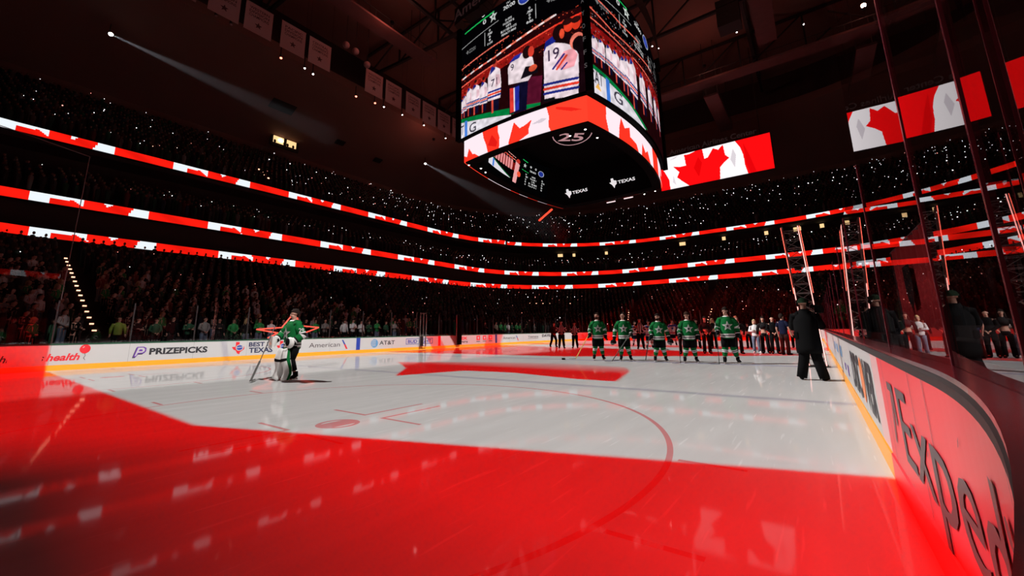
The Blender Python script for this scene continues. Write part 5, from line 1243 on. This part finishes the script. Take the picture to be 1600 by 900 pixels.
for xa, nm in ((-9.0, 'left'), (1.0, 'right')):
    pts = []
    for k in range(1, 13):
        P = lerp_loop(L0, LL, (k + .02) / ROWS); yy = max(q[1] for q in P); pts.append((xa - (k * .12 if xa < 0 else -k * .05), yy - .1 if abs(xa) < 3 else yy - .15, zrow(k) + .12))
    steps(pts, 'glowing step light in the %s aisle of the far end seats' % nm, 'step lights in the %s far aisle' % nm, 1.2)
for (x, y0) in ((0, -14), (0, -2), (0, 10)):
    pts = []
    for k in range(4, 8):
        P = lerp_loop(LTi, UB, (k + .05) / 16); pts.append((-38.6 - 18.4 * (k + .05) / 16, y0, 18.6 + 11.4 * k / 16 + .15))
    steps(pts, 'pale step light on the upper tier aisle %s' % {-14: 'farthest left', -2: 'in the middle', 10: 'nearest the scoreboard'}[y0], 'step lights on the upper aisle %d' % (y0 + 20), 1.6)

ct = thing('curtain', 'dark red hanging cloth with a shield emblem behind the right glass', 'curtain', (14.35, -12.6, .0))
mb = MB(); n_ = 36
vs_ = [(.05 * math.sin(k * 1.3), -2.1 + 4.2 * k / n_, z) for z in (.55, 3.1) for k in range(n_ + 1)]
mb.add(vs_, [(k, k + 1, n_ + 2 + k, n_ + 1 + k) for k in range(n_)]); mb.add([(x + .03, y, z) for x, y, z in vs_], [(n_ + 1 + k, n_ + 2 + k, k + 1, k) for k in range(n_)]); mb.build('cloth', mat('curtain_red', (.45, .015, .02), .85), ct, True)
MB().add([(-.09, y, z) for y, z in ((-.4, 2.55), (.4, 2.55), (.42, 2.0), (.25, 1.75), (0, 1.6), (-.25, 1.75), (-.42, 2.0))], [(0, 1, 2, 3, 4, 5, 6)]).build('shield_emblem', CCHAR, ct)
MB().tube([(0, -2.2, 3.12), (0, 2.2, 3.12)], .025, seg=6).build('rod', POST, ct)
for y in (-2.15, 2.15): MB().tube([(0, y, .1), (0, y, 3.12)], .025, seg=6).build('stand_pole', POST, ct)
pf = lerp_loop(L0, LL, 11.02 / ROWS); pf = [q for q in resample(pf, 1.0) if -26 < q.x < -16 and q.y > 25][::1][:10]
steps([(q.x + .1, q.y - .15, zrow(11) + 1.05) for q in pf], 'small pale light in the short level row left of the far aisle', 'level row of lights in the far seats')
bd = thing('bench_divider', 'black padded upright beside the red line lettering on the left boards', 'divider', (-12.80, 2.25, 0))
MB().tube([(0, 0, .24), (0, 0, 1.0), (0, 0, 2.75)], [(.09, .27), (.10, .29), (.08, .27)], seg=14, ref=(1, 0, 0)).build('pad', CBLK, bd); MB().tube([(0, -.36, .9), (0, -.36, 2.8)], .035, seg=8).build('post', mat('post_pink', (.5, .3, .3), .4), bd)
gt = thing('bench_gate', 'narrow steel framed glass gate standing in front of the blue boxed lettering', 'gate', (-12.72, -2.0, 0))
for y in (-.32, .0, .30): MB().bar((0, y, .25), (0, y, 2.85), .045).build('gate_post', STEEL, gt)
MB().bar((0, -.32, .28), (0, .30, .28), .04).bar((0, -.32, 2.82), (0, .30, 2.82), .04).build('gate_rail', STEEL, gt); MB().box((0, -.16, 1.5), (.012, .27, 2.4)).build('gate_pane', GLASS, gt)
MB().box((.03, -.16, .66), (.02, .30, .74)).build('gate_panel', CCHAR, gt)
# red glowing star outline on the glass behind the goaltender
ns = thing('star_sign', 'red glowing star outline on the glass behind the goaltender', 'neon sign', (-13.42, -12.1, 1.12))
NEON = mat('neon_red', (1, .1, .08), .4, emit=(1, .10, .06), es=1.5)
pts = [(y, z) for y, z in ((-1.8, .55), (-.55, .50), (.42, 1.70), (.62, .72), (1.85, .62), (.98, .28), (1.0, .02))]
pts = [(-1.2, .02), (-.65, .30), (-1.85, .52), (-.45, .62), (.30, 1.66), (.55, .74), (1.85, .62), (.95, .28), (1.05, .02)]
for a, b in zip(pts[:-1], pts[1:]): MB().tube([(0, *a), (0, *b)], .04, seg=6).build('neon_tube', NEON, ns)

# ------------------------------------------------------------------ banners, roof steel, lamps and beams
BAN = mat('banner_cloth', (.42, .27, .27), .9); BANI = mat('banner_ink', (.07, .03, .035), .9)
def S15(y): return -24.68 + (y + 24.68) * 1.5
for k, y in enumerate((-20.0, -17.65, -15.6, -13.25, -11.2, -6.27, -4.19, -1.9, .16, 2.2, 4.3)):
    y0 = S15(y); wd_ = 2.62
    b_ = thing('banner', 'pale championship banner hanging under the roof, %s from the left' % ORD[k], 'banner', (-30.3, y0 + wd_ / 2, 31.8), 0, 'championship banners under the roof')
    MB().box((0, 0, 1.62), (.03, wd_, 3.25)).build('banner_cloth', BAN, b_)
    MB().tube([(0, -wd_ / 2 - .1, 3.28), (0, wd_ / 2 + .1, 3.28)], .04, seg=6).build('hanging_rod', BLACK, b_)
    for j, t in enumerate((('PACIFIC', 'CENTRAL', 'WESTERN')[k % 3], 'DIVISION' if k != 4 else 'CONFERENCE', 'CHAMPIONS')):
        v, f = text_on(t, lambda x, z, j=j: (.022, -wd_ * .36 + x, 2.55 - j * .42 + z), wd_ * .72, .30); MB().add(v, f).build('banner_lettering', BANI, b_)
    MB().add(star5((0, .95), .38, lambda x, z: (.022, x, z)), [tuple(range(10))]).build('banner_star', BANI, b_)
    for yy in (-wd_ / 2, wd_ / 2): MB().tube([(0, yy, 3.28), (0, yy, 12)], .012, seg=4).build('hanging_wire', BLACK, b_)
TRS = mat('truss_black', (.006, .005, .005), .7)
def truss(label, a, b, z0, z1, n):
    a, b = Vector((*a, 0)), Vector((*b, 0)); c = (a + b) / 2; t = thing('roof_truss', label, 'truss', (c.x, c.y, z1)); mb = MB(); q = lambda k, z: a + (b - a) * (k / n) - c + Vector((0, 0, z - z1))
    z0f = lambda k: z0 + (z1 - z0) * .35 * (2 * k / n - 1) ** 2
    mb2 = MB().bar(q(0, z1 - .2), q(n, z1 - .2), .35, .35); mb2.build('top_chord', TRS, t)
    for k in range(n): mb.bar(q(k, z0f(k)), q(k + 1, z0f(k + 1)), .38, .38)
    mb.build('bottom_chord', TRS, t)
    for k in range(n + 1): MB().bar(q(k, z0f(k)), q(k, z1 - .2), .22, .22).build('web_post', TRS, t)
    for k in range(n): MB().bar(q(k, z0f(k)), q(k + 1, z1 - .2), .18, .18).build('web_diagonal', TRS, t)
for y, w_ in ((-6, 'over the near blue line'), (10, 'past the scoreboard'), (26, 'over the far goal'), (42, 'over the far end seats')):
    truss('black steel roof truss crossing the rink %s' % w_, (-41, y), (41, y), 39.5, 45.8, 10)
for x, w_ in ((-22, 'left of the scoreboard'), (-8, 'just left of the scoreboard cables'), (10, 'right of the scoreboard'), (26, 'near the right glass posts')):
    truss('black steel roof truss running lengthwise, %s' % w_, (x, -25), (x, 55), 40.5, 45.8, 10)
CAT = noisy('catwalk_grate', (.16, .06, .055), (.10, .04, .04), 1.2, .8)
for lab, c, d in (('rusty lit catwalk floor under the roof left of the scoreboard', (-27, -4, 38.9), (2.2, 30, .25)), ('long dark catwalk above the flag screen', (6, 38, 37.5), (34, 2.2, .3)), ('short reddish catwalk leading to the flag screen', (4, 46, 36.0), (2.0, 14, .3)), ('dark catwalk crossing right of the scoreboard', (12, 16.5, 38.5), (2.2, 36, .3))):
    cw = thing('catwalk', lab, 'catwalk', c); MB().box((0, 0, 0), d).build('walkway', CAT, cw)
    hx, hy = d[0] / 2, d[1] / 2
    for sx in (-1, 1):
        e = MB()
        if d[0] > d[1]: e.bar((-hx, sx * hy, 1.1), (hx, sx * hy, 1.1), .06); [e.bar((-hx + 2 * hx * k / 12, sx * hy, .12), (-hx + 2 * hx * k / 12, sx * hy, 1.1), .05) for k in range(13)]
        else: e.bar((sx * hx, -hy, 1.1), (sx * hx, hy, 1.1), .06); [e.bar((sx * hx, -hy + 2 * hy * k / 12, .12), (sx * hx, -hy + 2 * hy * k / 12, 1.1), .05) for k in range(13)]
        e.build('handrail', TRS, cw)
    for sx in (-.8, .8):
        for sy in (-.8, .8): MB().bar((sx * hx, sy * hy, .1), (sx * hx, sy * hy, 45.9 - c[2]), .06).build('hanger', TRS, cw)
GLB = mat('globe_pink', (.35, .2, .2), .5)
for k, p in enumerate(((-29.6, -.4, 36.0), (-29.6, .9, 35.9), (-29.6, 2.6, 35.0))):
    g_o = thing('pendant_globe', 'pale round globe hanging under the roof, %s of the three' % ('leftmost', 'middle', 'rightmost')[k], 'globe', p); MB().ball((0, 0, 0), (.42, .42, .42), 0, 14, 9).build('globe', GLB, g_o, True); MB().tube([(0, 0, .4), (0, 0, 9.8)], .03, seg=5).build('stem', TRS, g_o)
for k, (p, dims) in enumerate((((-12, 4, 36.5), (2.2, 2.2, 3.6)), ((-20, 16, 37.0), (1.6, 1.6, 2.6)), ((9, 22, 36.5), (2.2, 2.2, 3.4)))):
    sp_ = thing('speaker_cluster', 'black loudspeaker cluster hung from the roof, %s' % ('beside the scoreboard lettering', 'behind the row of banners', 'right of the scoreboard')[k], 'loudspeaker', p)
    for j in range(4): MB().box((0, -.04 * j * j, -j * dims[2] / 4), (dims[0], dims[1] - .1 * j, dims[2] / 4 - .06)).build('cabinet', TRS, sp_)
    MB().tube([(0, 0, .4), (0, 0, 9.2)], .05, seg=5).build('hanging_cable', TRS, sp_)
LW = mat('moving_lamp_white', (1, 1, 1), .4, emit=(1, .97, .95), es=9); LR = mat('moving_lamp_red', (1, .3, .2), .4, emit=(1, .22, .14), es=5)
def fixture(label, p, m, r=.16, d=(0.5, 0, -1)):
    t = thing('stage_lamp', label, 'stage lamp', p); d = Vector(d).normalized()
    MB().tube([-d * .5, -d * .1, d * .02], [r * .7, r, r * 1.05], seg=10).build('lamp_body', TRS, t); MB().ball(d * .03, (r, r, r * .8), 0, 10, 6).build('lamp_lens', m, t); MB().bar(-d * .3, -d * .3 + Vector((0, 0, 1.2)), .08).build('yoke', TRS, t)
    return t
FX = [(-31, -7.0, 31.0, 'r'), (-31, -4.4, 31.2, 'w'), (-31, -3.4, 31.0, 'w'), (-31, 2.2, 30.9, 'r'), (-31, 5.0, 31.3, 'r'), (-31, 6.4, 31.4, 'w'), (-31, 9.5, 31.6, 'w'), (-31, 13.5, 31.7, 'w'), (-31, 18.0, 31.4, 'w'), (-31, -15.0, 32.4, 'd'), (-31, -13.2, 32.0, 'd'), (-31, -11.9, 31.9, 'd')]
for k, (x, y, z, c) in enumerate(FX): fixture('small stage lamp under the banners, %s from the left' % ORD[sorted(range(len(FX)), key=lambda q: FX[q][1]).index(k)], (x, y, z), {'w': LW, 'r': LR, 'd': GLB}[c], .10 if c == 'w' else .13)
for k, p in enumerate(((0, 24, 37), (.6, 24.5, 36.7), (9, 30, 38.5), (16, 34, 38.8))): fixture('small white roof lamp right of the scoreboard, %s from the left' % ORD[k], p, LW, .09)
ROOF_FILL = [(-24, 2, 38.0), (-6, 14, 38.0), (14, 12, 38.2), (4, 36, 39.3), (-38, 22, 35)]  # invented red fill lamps, added to brighten the dark roof
for k, p in enumerate(ROOF_FILL):
    t = thing('roof_fill_lamp', 'added dim red fill lamp brightening the roof, %s' % ('by the banners', 'behind the scoreboard', 'right of the scoreboard', 'above the flag screen', 'over the left upper seats')[k], 'lamp', p)
    MB().tube([(0, 0, -.3), (0, 0, 0)], [.2, .26], seg=10).build('lamp_body', TRS, t)
    l = bpy.data.lights.new('roof_fill_light', 'POINT'); l.energy = 360; l.color = (1, .30, .22); l.shadow_soft_size = .25; lo = bpy.data.objects.new('roof_fill_light', l); COL.objects.link(lo); lo.parent = t; lo.location = (0, 0, .35)
for k, (x, y, wv) in enumerate(((-48.6, 1.1, 3.4), (-50.9, 12.0, 1.6), (-51.6, 20.3, 1.6))):
    vt = thing('wall_vent', 'dark rectangular opening in the brown soffit, %s of the three' % ('leftmost', 'middle', 'rightmost')[k], 'vent', (x, y, 31.8 + (x + 57) * .41875 - .06)); sl_ = Matrix.Rotation(-math.atan(.41875), 4, 'Y')
    MB().box((0, 0, 0), (1.9 if k == 0 else 1.1, wv, .12), M=sl_).build('opening', BLACK, vt); MB().box((0, 0, -.08), (.06, wv, .05), M=sl_).build('louvre', TRS, vt)
lsx = thing('light_stick', 'short slanted red glowing light bar hanging beyond the scoreboard', 'light bar', (-7.7, 9, 12.55)); MB().bar((-.78, 0, -.45), (.78, 0, .45), .14).build('light_bar', mat('red_bar', (1, .1, .06), .5, emit=(1, .07, .03), es=1.3), lsx); MB().tube([(.6, 0, .35), (.6, 0, 33)], .012, seg=4).tube([(-.6, 0, -.35), (-.6, 0, 33)], .012, seg=4).build('hanging_wire', BLACK, lsx)
# lit windows
WARM = mat('warm_window', (1, .8, .5), .5, emit=(1, .66, .30), es=1.1); WARM2 = mat('warm_lamp', (1, .9, .7), .5, emit=(1, .85, .55), es=4)
pw = thing('press_box', 'warmly lit press box window high on the left wall', 'window', (-54.0, 4.4, 31.6)); MB().box((-.35, 0, .9), (.4, 4.4, 2.4)).build('frame', BLACK, pw)
for y, w_ in ((-1.1, 1.6), (.95, 1.5)): MB().box((-.12, y, .75), (.1, w_, 1.1)).build('pane', WARM, pw)
MB().ball((0.02, -.8, .75), (.1, .42, .3), 0, 10, 6).build('lamp', WARM2, pw)
for y in (-1.7, -.2, .3, 1.2): MB().ball((.02, y, .35), (.08, .2, .3), 0, 8, 5).build('silhouette', BLACK, pw)
CBP = rr(41.3, 56.3, 26)
def on_loop(P, x, side):   # point of the far half of a loop at abscissa x
    best = min((q for q in P if q[1] > 20), key=lambda q: abs(q[0] - x)); return best
LPF = resample(CBP, .5)
for k, x in enumerate((-30, -27.5, -21, -6, 1, 7.5, 12, 15.5)):
    q = min((p for p in LPF if p.y > 15), key=lambda p: abs(p.x - x)); wn = thing('suite_window', 'small warm lit suite window under the top ribbon board, %s from the left' % ORD[k], 'window', (q.x, q.y - .2, 16.7), math.atan2(q.y, q.x) - R(90))
    MB().box((0, 0, .42), (1.3, .1, .84)).build('frame', BLACK, wn); MB().box((0, -.06, .42), (.55 + .5 * (k % 3 == 0), .06, .62)).build('pane', WARM, wn)
# follow spots with beams showing in the haze
def followspot(label, src, tgt, L, energy):
    s0, t0 = Vector(src), Vector(tgt); d = (t0 - s0).normalized(); o = fixture(label, src, LW, .22, d)
    l = bpy.data.lights.new('follow_light', 'SPOT'); l.energy = energy; l.spot_size = R(3.3); l.spot_blend = .6; l.shadow_soft_size = .08; l.color = (.95, .97, 1)
    lo = bpy.data.objects.new('follow_light', l); COL.objects.link(lo); lo.parent = o; lo.location = d * .35; lo.rotation_euler = d.to_track_quat('-Z', 'Y').to_euler()
    hz_ = MB().tube([Vector((0, 0, 0)), d * L], [.16,   .16 + L * .034], seg=20).build('haze', HAZE); hz_.location = s0 + d * .5
    tag(hz_, 'pale haze lit by the ' + label.split(' shining')[0].replace('white ', ''), 'haze', kind='stuff')
HAZE = bpy.data.materials.new('haze'); HAZE.use_nodes = True; nt = HAZE.node_tree; nt.nodes.clear()
vs = nt.nodes.new('ShaderNodeVolumeScatter'); vs.inputs['Density'].default_value = .006; vs.inputs['Color'].default_value = (.9, .92, 1, 1); vs.inputs['Anisotropy'].default_value = .2
om = nt.nodes.new('ShaderNodeOutputMaterial'); nt.links.new(vs.outputs[0], om.inputs['Volume'])
followspot('white follow spot at the upper left shining across the dark bowl', (-46, -18.3, 34.0), (9.6, .3, 1.2), 35, 60000)
followspot('white follow spot left of the scoreboard shining down to the ice', (-46, 27.3, 34.2), (9.6, .3, 1.2), 50, 60000)
